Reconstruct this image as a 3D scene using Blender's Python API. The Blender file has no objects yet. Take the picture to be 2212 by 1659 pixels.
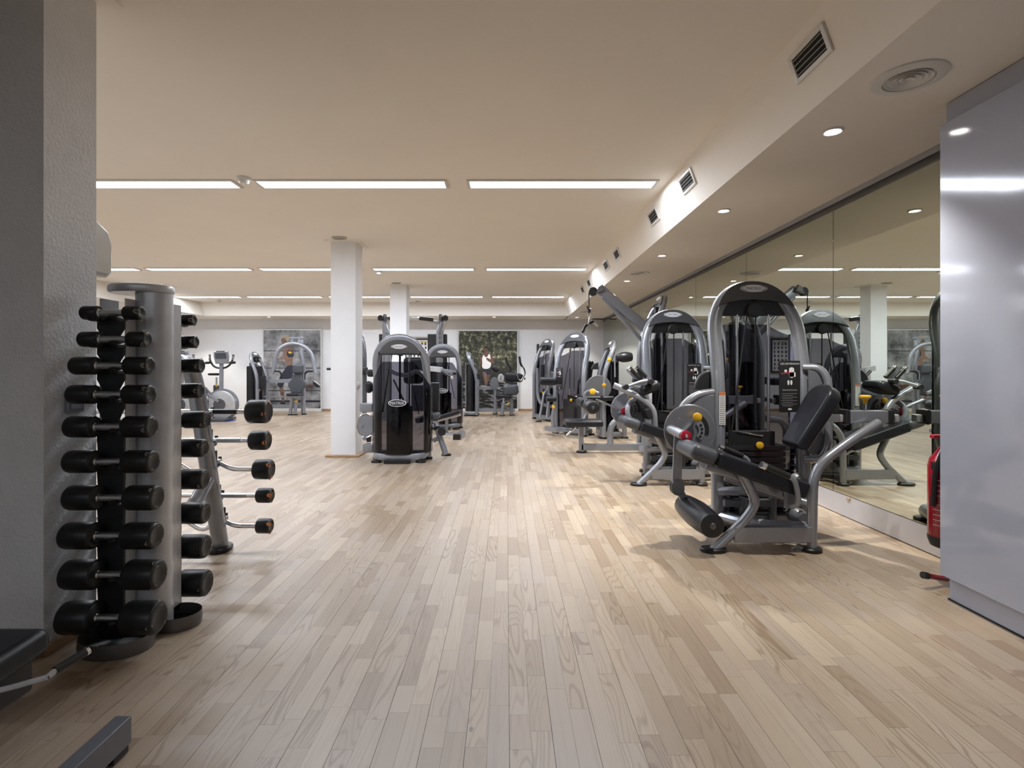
import bpy, bmesh, math, random
from mathutils import Vector as V, Matrix
PI = math.pi
S = bpy.context.scene
C = S.collection
# ---------------------------------------------------------------- camera (image taken as 2212 x 1659)
F, CX, CY, EYE = 1150.0, 1094.0, 796.0, 1.1
cam = bpy.data.cameras.new('camera')
cam.sensor_fit = 'HORIZONTAL'; cam.sensor_width = 36.0
cam.lens = F / 2212 * 36.0
cam.shift_x = (1106 - CX) / 2212
cam.shift_y = -(829.5 - CY) / 2212
cam.clip_start = 0.05
camo = bpy.data.objects.new('camera', cam); C.objects.link(camo)
camo.location = (0, 0, EYE); camo.rotation_euler = (PI / 2, 0, 0)
S.camera = camo
# ---------------------------------------------------------------- world, exposure
w = bpy.data.worlds.new('world'); S.world = w; w.use_nodes = True
w.node_tree.nodes['Background'].inputs[0].default_value = (.5, .55, .65, 1)
w.node_tree.nodes['Background'].inputs[1].default_value = 0.02
S.view_settings.view_transform = 'Standard'; S.view_settings.look = 'None'
S.view_settings.gamma = 1.0; S.view_settings.use_curve_mapping = False
S.view_settings.exposure = 0.42
TUBE_POWER = 25.0      # watts of each fluorescent trough
SPOT_POWER = 150.0      # downlights
S.cycles.use_denoising = True
S.cycles.max_bounces = 8
S.cycles.diffuse_bounces = 4
S.cycles.glossy_bounces = 4
S.cycles.use_adaptive_sampling = True
S.cycles.adaptive_threshold = .05
S.cycles.transparent_max_bounces = 16
S.cycles.sample_clamp_indirect = 4.0
S.cycles.caustics_reflective = False
S.cycles.caustics_refractive = False

# ---------------------------------------------------------------- helpers
def at(x, y, D):
    """point seen at photo pixel (x, y) standing D metres in front of the camera"""
    return V(((x - CX) * D / F, D, EYE + (CY - y) * D / F))

def fl(x, y):
    D = F * EYE / (y - CY)
    return V(((x - CX) * D / F, D, 0))

def fillet(pts, rad, n=5):
    pts = [V(p) for p in pts]
    if rad <= 0 or len(pts) < 3: return pts
    out = [pts[0]]
    for i in range(1, len(pts) - 1):
        a, b, c = pts[i - 1], pts[i], pts[i + 1]
        la, lc = (a - b).length, (c - b).length
        d = min(rad, la * .49, lc * .49)
        p, q = b + (a - b) / la * d, b + (c - b) / lc * d
        for k in range(n + 1):
            t = k / n
            out.append(p * (1 - t) ** 2 + b * 2 * t * (1 - t) + q * t * t)
    out.append(pts[-1])
    return out

class MB:
    """collects shapes; build() links them as ONE mesh object"""
    def __init__(s, M=None):
        s.v, s.f, s.M, s.cut, s.wn = [], [], M or Matrix(), [], False
    def add(s, vs, fs):
        o = len(s.v)
        s.cut.append((o, len(s.f)))
        s.v += [s.M @ V(p) for p in vs]
        s.f += [[i + o for i in f] for f in fs]
        return s
    def bm(s, b, T=None):
        b.verts.index_update()
        vs = [(T @ v.co) if T else v.co.copy() for v in b.verts]
        fs = [[v.index for v in f.verts] for f in b.faces]
        b.free()
        return s.add(vs, fs)
    def box(s, c, size, bev=0.0, rot=None, seg=2):
        b = bmesh.new(); bmesh.ops.create_cube(b, size=1)
        for v in b.verts: v.co = V((v.co.x * size[0], v.co.y * size[1], v.co.z * size[2]))
        if bev > 0:
            s.wn = True
            bmesh.ops.bevel(b, geom=b.edges[:], offset=min(bev, min(size) * .49), segments=seg, affect='EDGES', profile=.5)
        T = Matrix.Translation(V(c))
        if rot is not None: T = T @ (rot if isinstance(rot, Matrix) else Matrix.Rotation(rot[0], 4, rot[1]))
        return s.bm(b, T)
    def bar(s, p0, p1, wd, ht, up=(0, 0, 1), bev=.006):
        """rectangular bar from p0 to p1"""
        p0, p1 = V(p0), V(p1); d = p1 - p0; L = d.length; x = d / L
        up = V(up)
        y = up.cross(x)
        if y.length < 1e-4: y = V((0, 1, 0)).cross(x)
        y.normalize(); z = x.cross(y)
        R = Matrix((x, y, z)).transposed().to_4x4()
        return s.box((p0 + p1) / 2, (L, wd, ht), bev, R)
    def tube(s, pts, r, n=12, fil=0.0, ry=None, up=None, closed=False):
        P = fillet(pts, fil); ry = ry or r
        m = len(P)
        tang = []
        for i in range(m):
            a = P[i - 1] if i > 0 or closed else P[i]
            b = P[(i + 1) % m] if i < m - 1 or closed else P[i]
            tang.append((b - a).normalized())
        u = V(up) if up else (V((0, 0, 1)) if abs(tang[0].z) < .9 else V((0, 1, 0)))
        vs, fs = [], []
        for i in range(m):
            t = tang[i]
            u = (u - t * u.dot(t))
            if u.length < 1e-5: u = t.orthogonal()
            u.normalize(); q = t.cross(u)
            for k in range(n):
                a = 2 * PI * k / n
                vs.append(P[i] + u * (r * math.cos(a)) + q * (ry * math.sin(a)))
        for i in range(m if closed else m - 1):
            j = (i + 1) % m
            for k in range(n):
                l = (k + 1) % n
                fs.append([i * n + k, i * n + l, j * n + l, j * n + k])
        if not closed:
            fs.append(list(range(n))[::-1]); fs.append([(m - 1) * n + k for k in range(n)])
        return s.add(vs, fs)
    def lathe(s, p0, p1, prof, n=24):
        """prof: list of (t along 0..1, radius) revolved about p0-p1"""
        p0, p1 = V(p0), V(p1); d = p1 - p0; ax = d.normalized(); u = ax.orthogonal().normalized(); q = ax.cross(u)
        vs, fs = [], []
        for t, r in prof:
            for k in range(n):
                a = 2 * PI * k / n
                vs.append(p0 + d * t + u * (r * math.cos(a)) + q * (r * math.sin(a)))
        m = len(prof)
        for i in range(m - 1):
            for k in range(n):
                l = (k + 1) % n
                fs.append([i * n + k, i * n + l, (i + 1) * n + l, (i + 1) * n + k])
        fs.append(list(range(n))[::-1]); fs.append([(m - 1) * n + k for k in range(n)])
        return s.add(vs, fs)
    def cyl(s, p0, p1, r, n=20, bev=.15):
        L = (V(p1) - V(p0)).length; b = min(r * bev, L * .3); t = b / L
        return s.lathe(p0, p1, [(0, r - b), (t, r), (1 - t, r), (1, r - b)], n)
    def prism(s, o, u, v, outline, th, bev=.004, seg=1):
        """outline (2d) in plane o,u,v pushed th along u x v"""
        u, v = V(u).normalized(), V(v).normalized(); n = u.cross(v)
        b = bmesh.new()
        vs = [b.verts.new(V((p[0], p[1], 0))) for p in outline]
        f = b.faces.new(vs)
        if f.normal.z < 0: f.normal_flip()
        b.normal_update()
        if f.calc_area() == 0: pass
        r = bmesh.ops.extrude_face_region(b, geom=[f])
        for e in r['geom']:
            if isinstance(e, bmesh.types.BMVert): e.co.z += th
        if bev > 0:
            s.wn = True
            ed = [e for e in b.edges if abs(e.verts[0].co.z - e.verts[1].co.z) < 1e-6]
            bmesh.ops.bevel(b, geom=ed, offset=min(bev, abs(th) * .45), segments=seg, affect='EDGES', profile=.5)
        bmesh.ops.recalc_face_normals(b, faces=b.faces[:])
        R = Matrix((u, v, n)).transposed().to_4x4()
        return s.bm(b, Matrix.Translation(V(o)) @ R)
    def sheet(s, rows):
        n = len(rows[0])
        vs = [p for r in rows for p in r]
        fs = [[i * n + k, i * n + k + 1, (i + 1) * n + k + 1, (i + 1) * n + k] for i in range(len(rows) - 1) for k in range(n - 1)]
        return s.add(vs, fs)
    def text(s, txt, o, u, v, h, off=0.0):
        """flat lettering, height h, centred at o in plane u,v"""
        u, v = V(u).normalized(), V(v).normalized(); n = u.cross(v)
        vs, fs = text_data(txt)
        if not vs: return s
        R = Matrix((u, v, n)).transposed().to_4x4()
        T = Matrix.Translation(V(o) + n * off) @ R @ Matrix.Scale(h, 4)
        return s.add([T @ p for p in vs], fs)
    def each(s, name, m, parent=None, smooth=35, base=None):
        """one object for every shape added"""
        out = []
        ends = s.cut[1:] + [(len(s.v), len(s.f))]
        for (v0, f0), (v1, f1) in zip(s.cut, ends):
            q = MB(); q.wn = s.wn; q.v = s.v[v0:v1]; q.f = [[i - v0 for i in f] for f in s.f[f0:f1]]
            out.append(q.build(name, m, parent, smooth, base))
        return out
    def stuff(s, *a, **k):
        o = s.build(*a, **k); o['kind'] = 'stuff'; return o
    def build(s, name, m, parent=None, smooth=35, base=None):
        if base is None and parent is not None: base = ORIGIN.get(parent.name)
        me = bpy.data.meshes.new(name)
        if base is not None: vs = [base @ p for p in s.v]
        else: vs = s.v
        me.from_pydata([tuple(p) for p in vs], [], s.f); me.update()
        if smooth:
            me.polygons.foreach_set('use_smooth', [True] * len(me.polygons))
            me.set_sharp_from_angle(angle=math.radians(smooth))
        me.materials.append(m if not isinstance(m, str) else MAT[m])
        o = bpy.data.objects.new(name, me); C.objects.link(o)
        if parent is not None: o.parent = parent
        if s.wn and smooth:      # keep large faces flat beside their rounded edges
            wm = o.modifiers.new('weighted_normals', 'WEIGHTED_NORMAL'); wm.keep_sharp = True; wm.weight = 100; wm.thresh = .1
        return o

TEXT = {}
def text_data(txt):
    if txt in TEXT: return TEXT[txt]
    cu = bpy.data.curves.new('lettering', 'FONT'); cu.body = txt; cu.size = 1.0; cu.align_x = 'CENTER'; cu.align_y = 'CENTER'
    cu.resolution_u = 2
    ob = bpy.data.objects.new('lettering', cu); C.objects.link(ob)
    me = ob.to_mesh()
    r = ([v.co.copy() for v in me.vertices], [list(p.vertices) for p in me.polygons])
    ob.to_mesh_clear(); bpy.data.objects.remove(ob); bpy.data.curves.remove(cu)
    if r[0]:
        ys = [p.y for p in r[0]]; xs = [p.x for p in r[0]]; hh = max(ys) - min(ys); mx = (max(xs) + min(xs)) / 2; my = (max(ys) + min(ys)) / 2
        r = ([V(((p.x - mx) / hh, (p.y - my) / hh, 0)) for p in r[0]], r[1])
    TEXT[txt] = r
    return r

ORIGIN = {}
def thing(name, label, cat, loc=(0, 0, 0), group=None, rot=0.0):
    """an Empty at the thing's base; its parts are given in world coordinates and re-based"""
    o = bpy.data.objects.new(name, None); C.objects.link(o)
    o.empty_display_size = .1; o.location = loc; o.rotation_euler = (0, 0, rot)
    o['label'] = label; o['category'] = cat
    if group: o['group'] = group
    ORIGIN[o.name] = (Matrix.Translation(V(loc)) @ Matrix.Rotation(rot, 4, 'Z')).inverted()
    return o
def tag(o, label, cat, group=None):
    o['label'] = label; o['category'] = cat
    if group: o['group'] = group
    return o
def struct(o, label=None):
    o['kind'] = 'structure'
    if label: o['label'] = label
    return o
def copy_tree(o, parent=None):
    c = o.copy(); C.objects.link(c)
    if parent is not None: c.parent = parent
    for ch in list(o.children): copy_tree(ch, c)
    return c
def ell(a, b, n=32, a0=0, a1=2 * PI, cx=0, cy=0, e=2.0):
    out = []
    full = abs(a1 - a0 - 2 * PI) < 1e-6
    for k in range(n if full else n + 1):
        t = a0 + (a1 - a0) * k / n
        c, s_ = math.cos(t), math.sin(t)
        out.append((cx + a * math.copysign(abs(c) ** (2 / e), c), cy + b * math.copysign(abs(s_) ** (2 / e), s_)))
    return out
def rrect(w, h, r, n=5):
    out = []
    for cx, cy, a in ((w / 2 - r, h / 2 - r, 0), (-w / 2 + r, h / 2 - r, PI / 2), (-w / 2 + r, -h / 2 + r, PI), (w / 2 - r, -h / 2 + r, 1.5 * PI)):
        for k in range(n + 1):
            t = a + PI / 2 * k / n
            out.append((cx + r * math.cos(t), cy + r * math.sin(t)))
    return out

# ---------------------------------------------------------------- materials
MAT = {}
def mat(name, col, rough=.5, metal=0.0, spec=.5, coat=0.0, noise=0.0, nscale=30.0, bump=0.0, bscale=200.0, emit=None):
    m = bpy.data.materials.new(name); m.use_nodes = True
    nt = m.node_tree; b = nt.nodes['Principled BSDF']
    b.inputs['Base Color'].default_value = (*col, 1); b.inputs['Roughness'].default_value = rough
    b.inputs['Metallic'].default_value = metal; b.inputs['Specular IOR Level'].default_value = spec
    b.inputs['Coat Weight'].default_value = coat; b.inputs['Coat Roughness'].default_value = .08
    tc = nt.nodes.new('ShaderNodeTexCoord')
    if noise > 0:
        n = nt.nodes.new('ShaderNodeTexNoise'); n.inputs['Scale'].default_value = nscale; n.inputs['Detail'].default_value = 4
        nt.links.new(tc.outputs['Object'], n.inputs['Vector'])
        r = nt.nodes.new('ShaderNodeValToRGB')
        r.color_ramp.elements[0].position = .3; r.color_ramp.elements[1].position = .7
        r.color_ramp.elements[0].color = (*[c * (1 - noise) for c in col], 1)
        r.color_ramp.elements[1].color = (*[min(1, c * (1 + noise)) for c in col], 1)
        nt.links.new(n.outputs[0], r.inputs[0]); nt.links.new(r.outputs[0], b.inputs['Base Color'])
    if bump > 0:
        n2 = nt.nodes.new('ShaderNodeTexNoise'); n2.inputs['Scale'].default_value = bscale; n2.inputs['Detail'].default_value = 3
        nt.links.new(tc.outputs['Object'], n2.inputs['Vector'])
        bp = nt.nodes.new('ShaderNodeBump'); bp.inputs['Strength'].default_value = bump; bp.inputs['Distance'].default_value = .004
        nt.links.new(n2.outputs[0], bp.inputs['Height']); nt.links.new(bp.outputs[0], b.inputs['Normal'])
    if emit:
        b.inputs['Emission Color'].default_value = (*emit[:3], 1); b.inputs['Emission Strength'].default_value = emit[3]
    MAT[name] = m
    return m
mat('wall_paint', (.88, .89, .91), .85, noise=.02, nscale=3, bump=.15, bscale=60)
mat('grey_wall', (.6, .6, .6), .85, noise=.03, nscale=4)
mat('plaster_paint', (.74, .73, .72), .9, noise=.04, nscale=6, bump=1.0, bscale=70)
mat('ceiling_paint', (.92, .875, .805), .9, noise=.015, nscale=1.5)
mat('silver_paint', (.295, .312, .348), .28, metal=.4, coat=.4, noise=.04, nscale=60)
mat('grey_panel', (.17, .178, .20), .35, metal=.2, coat=.25, noise=.04, nscale=40)
mat('dark_cap', (.075, .08, .09), .25, coat=.6, noise=.06, nscale=50)
mat('black_plastic', (.014, .014, .015), .42, noise=.15, nscale=40)
mat('black_gloss', (.012, .012, .014), .2, coat=.3, noise=.1, nscale=20)
mat('black_rubber', (.013, .013, .013), .38, spec=.45, noise=.2, nscale=30, bump=.05, bscale=400)
mat('black_vinyl', (.014, .015, .02), .36, spec=.35, noise=.12, nscale=20, bump=.08, bscale=300)
mat('grey_vinyl', (.07, .078, .09), .42, spec=.5, noise=.1, nscale=20, bump=.08, bscale=300)  # plain grey, but on the leg machines' seat nose it stands for reflected light
mat('chrome', (.72, .72, .73), .14, metal=1.0, noise=.05, nscale=60)
mat('knurled_steel', (.55, .55, .55), .3, metal=1.0, bump=.6, bscale=500)
mat('brushed_steel', (.54, .545, .56), .34, metal=.35, noise=.1, nscale=12)
mat('yellow_plastic', (.75, .42, .02), .35, noise=.05, nscale=40)
mat('red_plastic', (.42, .008, .03), .3, noise=.05, nscale=40)
mat('red_enamel', (.30, .005, .016), .2, coat=.4, noise=.05, nscale=20)
mat('emblem_white', (.80, .81, .84), .3, noise=.02, nscale=60)
mat('emblem_dark', (.03, .03, .035), .4, noise=.05, nscale=60)
mat('print_white', (.72, .72, .72), .6, noise=.03, nscale=80)
mat('print_grey', (.30, .30, .31), .6, noise=.03, nscale=80)
mat('print_red', (.5, .02, .05), .6, noise=.03, nscale=80)
mat('print_orange', (.62, .20, .06), .55, noise=.05, nscale=80)
mat('oval_cream', (.50, .42, .30), .5, noise=.05, nscale=80)
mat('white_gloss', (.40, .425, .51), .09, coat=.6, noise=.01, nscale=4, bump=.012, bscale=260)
mat('white_plastic', (.72, .71, .68), .35, noise=.02, nscale=20)
mat('cream_plastic', (.52, .49, .42), .3, noise=.02, nscale=20)
mat('grey_switch', (.22, .24, .28), .4, noise=.03, nscale=20)
mat('dark_void', (.01, .01, .01), .9, noise=.1, nscale=20)
mat('vent_slat', (.30, .29, .27), .5, noise=.04, nscale=20)
mat('rail_metal', (.16, .15, .145), .4, metal=.6, noise=.06, nscale=20)
mat('kick_metal', (.56, .56, .60), .38, metal=.35, noise=.03, nscale=8)
mat('trim_wood', (.42, .26, .14), .5, noise=.15, nscale=14)
mat('sub_floor', (.05, .035, .02), .9, noise=.2, nscale=10)
mat('tube_light', (.9, .9, .9), .5, noise=.001, emit=(.94, .97, 1.0, 5.0))
mat('spot_lens', (.9, .9, .9), .5, noise=.001, emit=(1.0, .97, .92, 25.0))
mat('blue_mat', (.02, .06, .32), .7, noise=.1, nscale=40)
mat('skin_dark', (.11, .055, .035), .6, noise=.3, nscale=14)
mat('skin_tan', (.17, .10, .075), .6, noise=.35, nscale=12)
mat('hair_blond', (.42, .34, .24), .6, noise=.3, nscale=40)
mat('hair_dark', (.02, .015, .012), .6, noise=.3, nscale=40)
mat('navy_print', (.018, .02, .035), .7, noise=.2, nscale=20)

for n_ in ('tube_light', 'spot_lens'): MAT[n_].cycles.emission_sampling = 'NONE'   # the lamps inside give the light
# tinted see-through guard
m = bpy.data.materials.new('tinted_guard'); m.use_nodes = True; nt = m.node_tree; nt.nodes.clear()
out = nt.nodes.new('ShaderNodeOutputMaterial'); mx = nt.nodes.new('ShaderNodeMixShader'); tr = nt.nodes.new('ShaderNodeBsdfTransparent')
gl = nt.nodes.new('ShaderNodeBsdfGlossy'); fr = nt.nodes.new('ShaderNodeFresnel')
tcn = nt.nodes.new('ShaderNodeTexCoord'); nz = nt.nodes.new('ShaderNodeTexNoise'); rp = nt.nodes.new('ShaderNodeValToRGB')
nz.inputs['Scale'].default_value = 3
rp.color_ramp.elements[0].color = (.145, .139, .165, 1); rp.color_ramp.elements[1].color = (.20, .192, .225, 1)
nt.links.new(tcn.outputs['Object'], nz.inputs['Vector']); nt.links.new(nz.outputs[0], rp.inputs[0]); nt.links.new(rp.outputs[0], tr.inputs[0])
gl.inputs['Roughness'].default_value = .06; gl.inputs['Color'].default_value = (.8, .8, .85, 1); fr.inputs[0].default_value = 1.45
nt.links.new(fr.outputs[0], mx.inputs[0]); nt.links.new(tr.outputs[0], mx.inputs[1]); nt.links.new(gl.outputs[0], mx.inputs[2]); nt.links.new(mx.outputs[0], out.inputs[0])
MAT['tinted_guard'] = m

# mirror glass (old, slightly green)
m = mat('mirror_glass', (.62, .66, .585), .0, metal=1.0)

# ash strip flooring: tone per strip from attribute 'tone', grain along Y
m = bpy.data.materials.new('ash_strips'); m.use_nodes = True; nt = m.node_tree; b = nt.nodes['Principled BSDF']
N = nt.nodes.new; L = nt.links.new
ge = N('ShaderNodeNewGeometry'); atn = N('ShaderNodeAttribute'); atn.attribute_name = 'tone'
off = N('ShaderNodeCombineXYZ'); mul = N('ShaderNodeMath'); mul.operation = 'MULTIPLY'; mul.inputs[1].default_value = 37.0
L(atn.outputs['Fac'], mul.inputs[0]); L(mul.outputs[0], off.inputs[0]); L(mul.outputs[0], off.inputs[1])
addv = N('ShaderNodeVectorMath'); addv.operation = 'ADD'; L(ge.outputs['Position'], addv.inputs[0]); L(off.outputs[0], addv.inputs[1])
mp = N('ShaderNodeMapping'); mp.inputs['Scale'].default_value = (60, 1.6, 1); L(addv.outputs[0], mp.inputs[0])
n1 = N('ShaderNodeTexNoise'); n1.inputs['Scale'].default_value = 1.0; n1.inputs['Detail'].default_value = 3; n1.inputs['Distortion'].default_value = .6; L(mp.outputs[0], n1.inputs['Vector'])
mp2 = N('ShaderNodeMapping'); mp2.inputs['Scale'].default_value = (9, 1.1, 1); L(addv.outputs[0], mp2.inputs[0])
n2 = N('ShaderNodeTexNoise'); n2.inputs['Scale'].default_value = 1.0; n2.inputs['Detail'].default_value = 1; L(mp2.outputs[0], n2.inputs['Vector'])
sn = N('ShaderNodeMath'); sn.operation = 'MULTIPLY'; sn.inputs[1].default_value = 115.0; L(n2.outputs[0], sn.inputs[0])
si = N('ShaderNodeMath'); si.operation = 'SINE'; L(sn.outputs[0], si.inputs[0])
pw = N('ShaderNodeMapRange'); pw.inputs[1].default_value = .3; pw.inputs[2].default_value = 1.0; pw.inputs[3].default_value = 0; pw.inputs[4].default_value = 1; L(si.outputs[0], pw.inputs[0])
# how strongly each strip shows cathedral figure
fg = N('ShaderNodeMath'); fg.operation = 'MULTIPLY'; fg.inputs[1].default_value = 7.31; L(atn.outputs['Fac'], fg.inputs[0])
fr_ = N('ShaderNodeMath'); fr_.operation = 'FRACT'; L(fg.outputs[0], fr_.inputs[0])
fp = N('ShaderNodeMath'); fp.operation = 'POWER'; fp.inputs[1].default_value = 2.2; L(fr_.outputs[0], fp.inputs[0])
gm = N('ShaderNodeMath'); gm.operation = 'MULTIPLY'; L(pw.outputs[0], gm.inputs[0]); L(fp.outputs[0], gm.inputs[1])
ramp = N('ShaderNodeValToRGB')
cols = [(0, (.335, .243, .160)), (.25, (.42, .322, .222)), (.5, (.485, .386, .280)), (.72, (.425, .336, .258)), (.9, (.54, .435, .318)), (1, (.355, .256, .174))]
ramp.color_ramp.elements[0].position = 0; ramp.color_ramp.elements[0].color = (*cols[0][1], 1)
ramp.color_ramp.elements[1].position = 1; ramp.color_ramp.elements[1].color = (*cols[-1][1], 1)
for p, c in cols[1:-1]:
    e = ramp.color_ramp.elements.new(p); e.color = (*c, 1)
L(atn.outputs['Fac'], ramp.inputs[0])
m1 = N('ShaderNodeMix'); m1.data_type = 'RGBA'; m1.blend_type = 'MULTIPLY'; m1.inputs[7].default_value = (.72, .66, .60, 1)
g1 = N('ShaderNodeMapRange'); g1.inputs[1].default_value = .52; g1.inputs[2].default_value = .75; g1.inputs[3].default_value = 0; g1.inputs[4].default_value = .5; L(n1.outputs[0], g1.inputs[0])
L(g1.outputs[0], m1.inputs[0]); L(ramp.outputs[0], m1.inputs[6])
m2 = N('ShaderNodeMix'); m2.data_type = 'RGBA'; m2.blend_type = 'MULTIPLY'; m2.inputs[7].default_value = (.66, .58, .50, 1)
L(gm.outputs[0], m2.inputs[0]); L(m1.outputs[2], m2.inputs[6])
vo = N('ShaderNodeTexVoronoi'); vo.inputs['Scale'].default_value = 3.2
mp3 = N('ShaderNodeMapping'); mp3.inputs['Scale'].default_value = (1, .55, 1); L(addv.outputs[0], mp3.inputs[0]); L(mp3.outputs[0], vo.inputs['Vector'])
kn = N('ShaderNodeMapRange'); kn.inputs[1].default_value = .012; kn.inputs[2].default_value = .03; kn.inputs[3].default_value = .75; kn.inputs[4].default_value = 0; L(vo.outputs['Distance'], kn.inputs[0])
m3 = N('ShaderNodeMix'); m3.data_type = 'RGBA'; m3.inputs[7].default_value = (.10, .065, .05, 1); L(kn.outputs[0], m3.inputs[0]); L(m2.outputs[2], m3.inputs[6])
L(m3.outputs[2], b.inputs['Base Color'])
b.inputs['Roughness'].default_value = .40; b.inputs['Specular IOR Level'].default_value = .6
b.inputs['Coat Weight'].default_value = .3; b.inputs['Coat Roughness'].default_value = .30
bp = N('ShaderNodeBump'); bp.inputs['Strength'].default_value = .06; bp.inputs['Distance'].default_value = .002; L(n1.outputs[0], bp.inputs['Height']); L(bp.outputs[0], b.inputs['Normal'])
MAT['ash_strips'] = m

# ---------------------------------------------------------------- the room
ZC, ZL = 2.688, 2.367            # main ceiling, lowered ceiling
YB, XL, XM, Y0 = 13.75, -8.6, 2.503, -5.0
floor = struct(MB().box(((XL + 2.6) / 2, (Y0 + YB) / 2, -.031), (2.6 - XL, YB - Y0, .03)).build('floor', 'sub_floor', smooth=0), 'pale ash strip floor')
def poly_attr(me, vals):
    a = me.attributes.new('tone', 'FLOAT', 'FACE'); a.data.foreach_set('value', vals)
rnd = random.Random(7)
BW = .12877; SW = BW / 2; X00 = .0088
strips = []
k = int((XL - X00) / SW) - 1
while X00 + k * SW < 2.58:
    xa = X00 + k * SW + (.0006 if k % 2 == 0 else .00025); xb = X00 + (k + 1) * SW - (.00025 if k % 2 == 0 else .0006)
    xa = max(xa, XL); xb = min(xb, 2.58)
    y = -.6 - rnd.random() * .5
    while y < YB and xb > xa:
        ln = rnd.choice((.16, .24, .3, .36, .42, .48, .55)) * (.85 + .3 * rnd.random())
        y2 = min(y + ln, YB)
        strips.append((xa, xb, y + .0003, y2 - .0003, rnd.random()))
        y = y2
    k += 1
def strip_view(t):
    xa, xb, ya, yb, _ = t
    D = (ya + yb) / 2
    if D < 1.2: return 0
    x = CX + (xa + xb) / 2 * F / D; y = CY + EYE * F / D
    if not (0 < x < 2212 and y < 1659): return 0
    if (xa < -1.0 and D < 1.6) or (xa < -1.4 and D < 2.5) or xa > 2.06 and D < 2.55 or x < 420 and y > 1100: return 0
    return (xb - xa) * F / D * (EYE * F / max(ya, .5) - EYE * F / yb)
strips.sort(key=strip_view, reverse=True)
def strip_box(t):
    xa, xb, ya, yb, _ = t
    z0 = -.012
    return [(xa, ya, z0), (xb, ya, z0), (xb, yb, z0), (xa, yb, z0), (xa, ya, 0), (xb, ya, 0), (xb, yb, 0), (xa, yb, 0)], [(4, 5, 6, 7), (0, 1, 5, 4), (1, 2, 6, 5), (2, 3, 7, 6), (3, 0, 4, 7)]
for t in strips[:300]:
    q = MB().add(*strip_box(t)).build('floor_strip', 'ash_strips', floor, smooth=0)
    poly_attr(q.data, [t[4]] * 5)
q = MB(); tones = []
for t in strips[300:]:
    q.add(*strip_box(t)); tones += [t[4]] * 5
q = q.build('floor_strips', 'ash_strips', floor, smooth=0); poly_attr(q.data, tones); q['kind'] = 'stuff'

struct(MB().box(((XL + 2.6) / 2, YB + .06, 1.4), (2.6 - XL + .3, .12, 2.8)).build('wall_back', 'wall_paint'), 'white back wall with two large posters')
struct(MB().box((XL - .06, (Y0 + YB) / 2, 1.4), (.12, YB - Y0, 2.8)).build('wall_left', 'wall_paint'))
struct(MB().box(((XL + 2.6) / 2, Y0 - .06, 1.4), (2.6 - XL + .3, .12, 2.8)).build('wall_front', 'grey_wall'))
wall_right = struct(MB().box((2.6, (Y0 + YB) / 2, 1.4), (.16, YB - Y0, 2.8)).build('wall_right', 'wall_paint'), 'right wall lined with tall mirror panels')
struct(MB().box(((XL + 1.38) / 2, (Y0 + YB) / 2, ZC + .05), (1.42 - XL, YB - Y0, .1)).build('ceiling', 'ceiling_paint'), 'flat plaster main ceiling')
# lowered ceiling along the mirrors with its sloping face, and the boxes along back and left wall
XT, XS = 1.378, 1.496
q = MB()
q.add([(XT, Y0, ZC + .05), (XS, Y0, ZL), (2.44, Y0, ZL), (2.44, Y0, ZC + .05), (XT, YB, ZC + .05), (XS, YB, ZL), (2.44, YB, ZL), (2.44, YB, ZC + .05),
       (XT, Y0, ZC), (XT, YB, ZC)],
      [(8, 1, 5, 9), (1, 2, 6, 5), (2, 3, 7, 6), (0, 8, 9, 4)])
struct(q.build('ceiling_lowered', 'ceiling_paint', smooth=0), 'lowered plaster ceiling with a sloping edge above the mirrors')
struct(MB().add([(XL, 12.78, ZC), (XL, 12.83, ZL), (XL, YB, ZL), (1.52, 12.78, ZC), (1.52, 12.83, ZL), (1.52, YB, ZL)],
                [(0, 1, 4, 3), (1, 2, 5, 4)]).build('ceiling_box_back', 'ceiling_paint', smooth=0), 'boxed-in ceiling step along the back wall')
struct(MB().add([(-7.37, 2.3, ZC), (-7.27, 2.3, ZL), (XL, 2.3, ZL), (-7.37, 12.8, ZC), (-7.27, 12.8, ZL), (XL, 12.8, ZL)],
                [(0, 3, 4, 1), (1, 4, 5, 2)]).build('ceiling_box_left', 'ceiling_paint', smooth=0), 'boxed-in ceiling step along the left wall')
# partition whose end stands at the left edge of the picture
XP = -1.771
struct(MB().box(((XL + XP) / 2, 2.168, ZC / 2), (XP - XL, .262, ZC)).build('wall_partition', 'plaster_paint'), 'rough plastered partition wall end in shadow')
q = MB(); q.box((XP + .006, 2.168, .02), (.02, .28, .04), .004); q.box(((XL + XP) / 2, 2.031, .02), (XP - XL, .02, .04), .004)
struct(q.build('baseboard_partition', 'trim_wood'), 'thin brown wood strip at the foot of the partition')
struct(MB().box((XP - .02, 2.168, ZC - .004), (.22, .34, .008)).build('trim_1', 'ceiling_paint'), 'thin plate around the partition head')
# columns
def column(n, xa, xb, ya, yb):
    struct(MB().box(((xa + xb) / 2, (ya + yb) / 2, ZC / 2), (xb - xa, yb - ya, ZC), .006).build('column_%d' % n, 'wall_paint'), ('square white column standing in front', 'square white column farther back', 'square white column at far left')[n - 1])
    q = MB(); w_ = .052
    q.box(((xa + xb) / 2, ya - w_ / 2, .012), (xb - xa + 2 * w_, w_, .024), .005); q.box(((xa + xb) / 2, yb + w_ / 2, .012), (xb - xa + 2 * w_, w_, .024), .005)
    q.box((xa - w_ / 2, (ya + yb) / 2, .012), (w_, yb - ya, .024), .005); q.box((xb + w_ / 2, (ya + yb) / 2, .012), (w_, yb - ya, .024), .005)
    struct(q.build('baseboard_column_%d' % n, 'trim_wood'))
    struct(MB().box(((xa + xb) / 2, (ya + yb) / 2, ZC - .004), (xb - xa + .13, yb - ya + .13, .008)).build('trim_%d' % (n + 1), 'ceiling_paint'))
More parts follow.
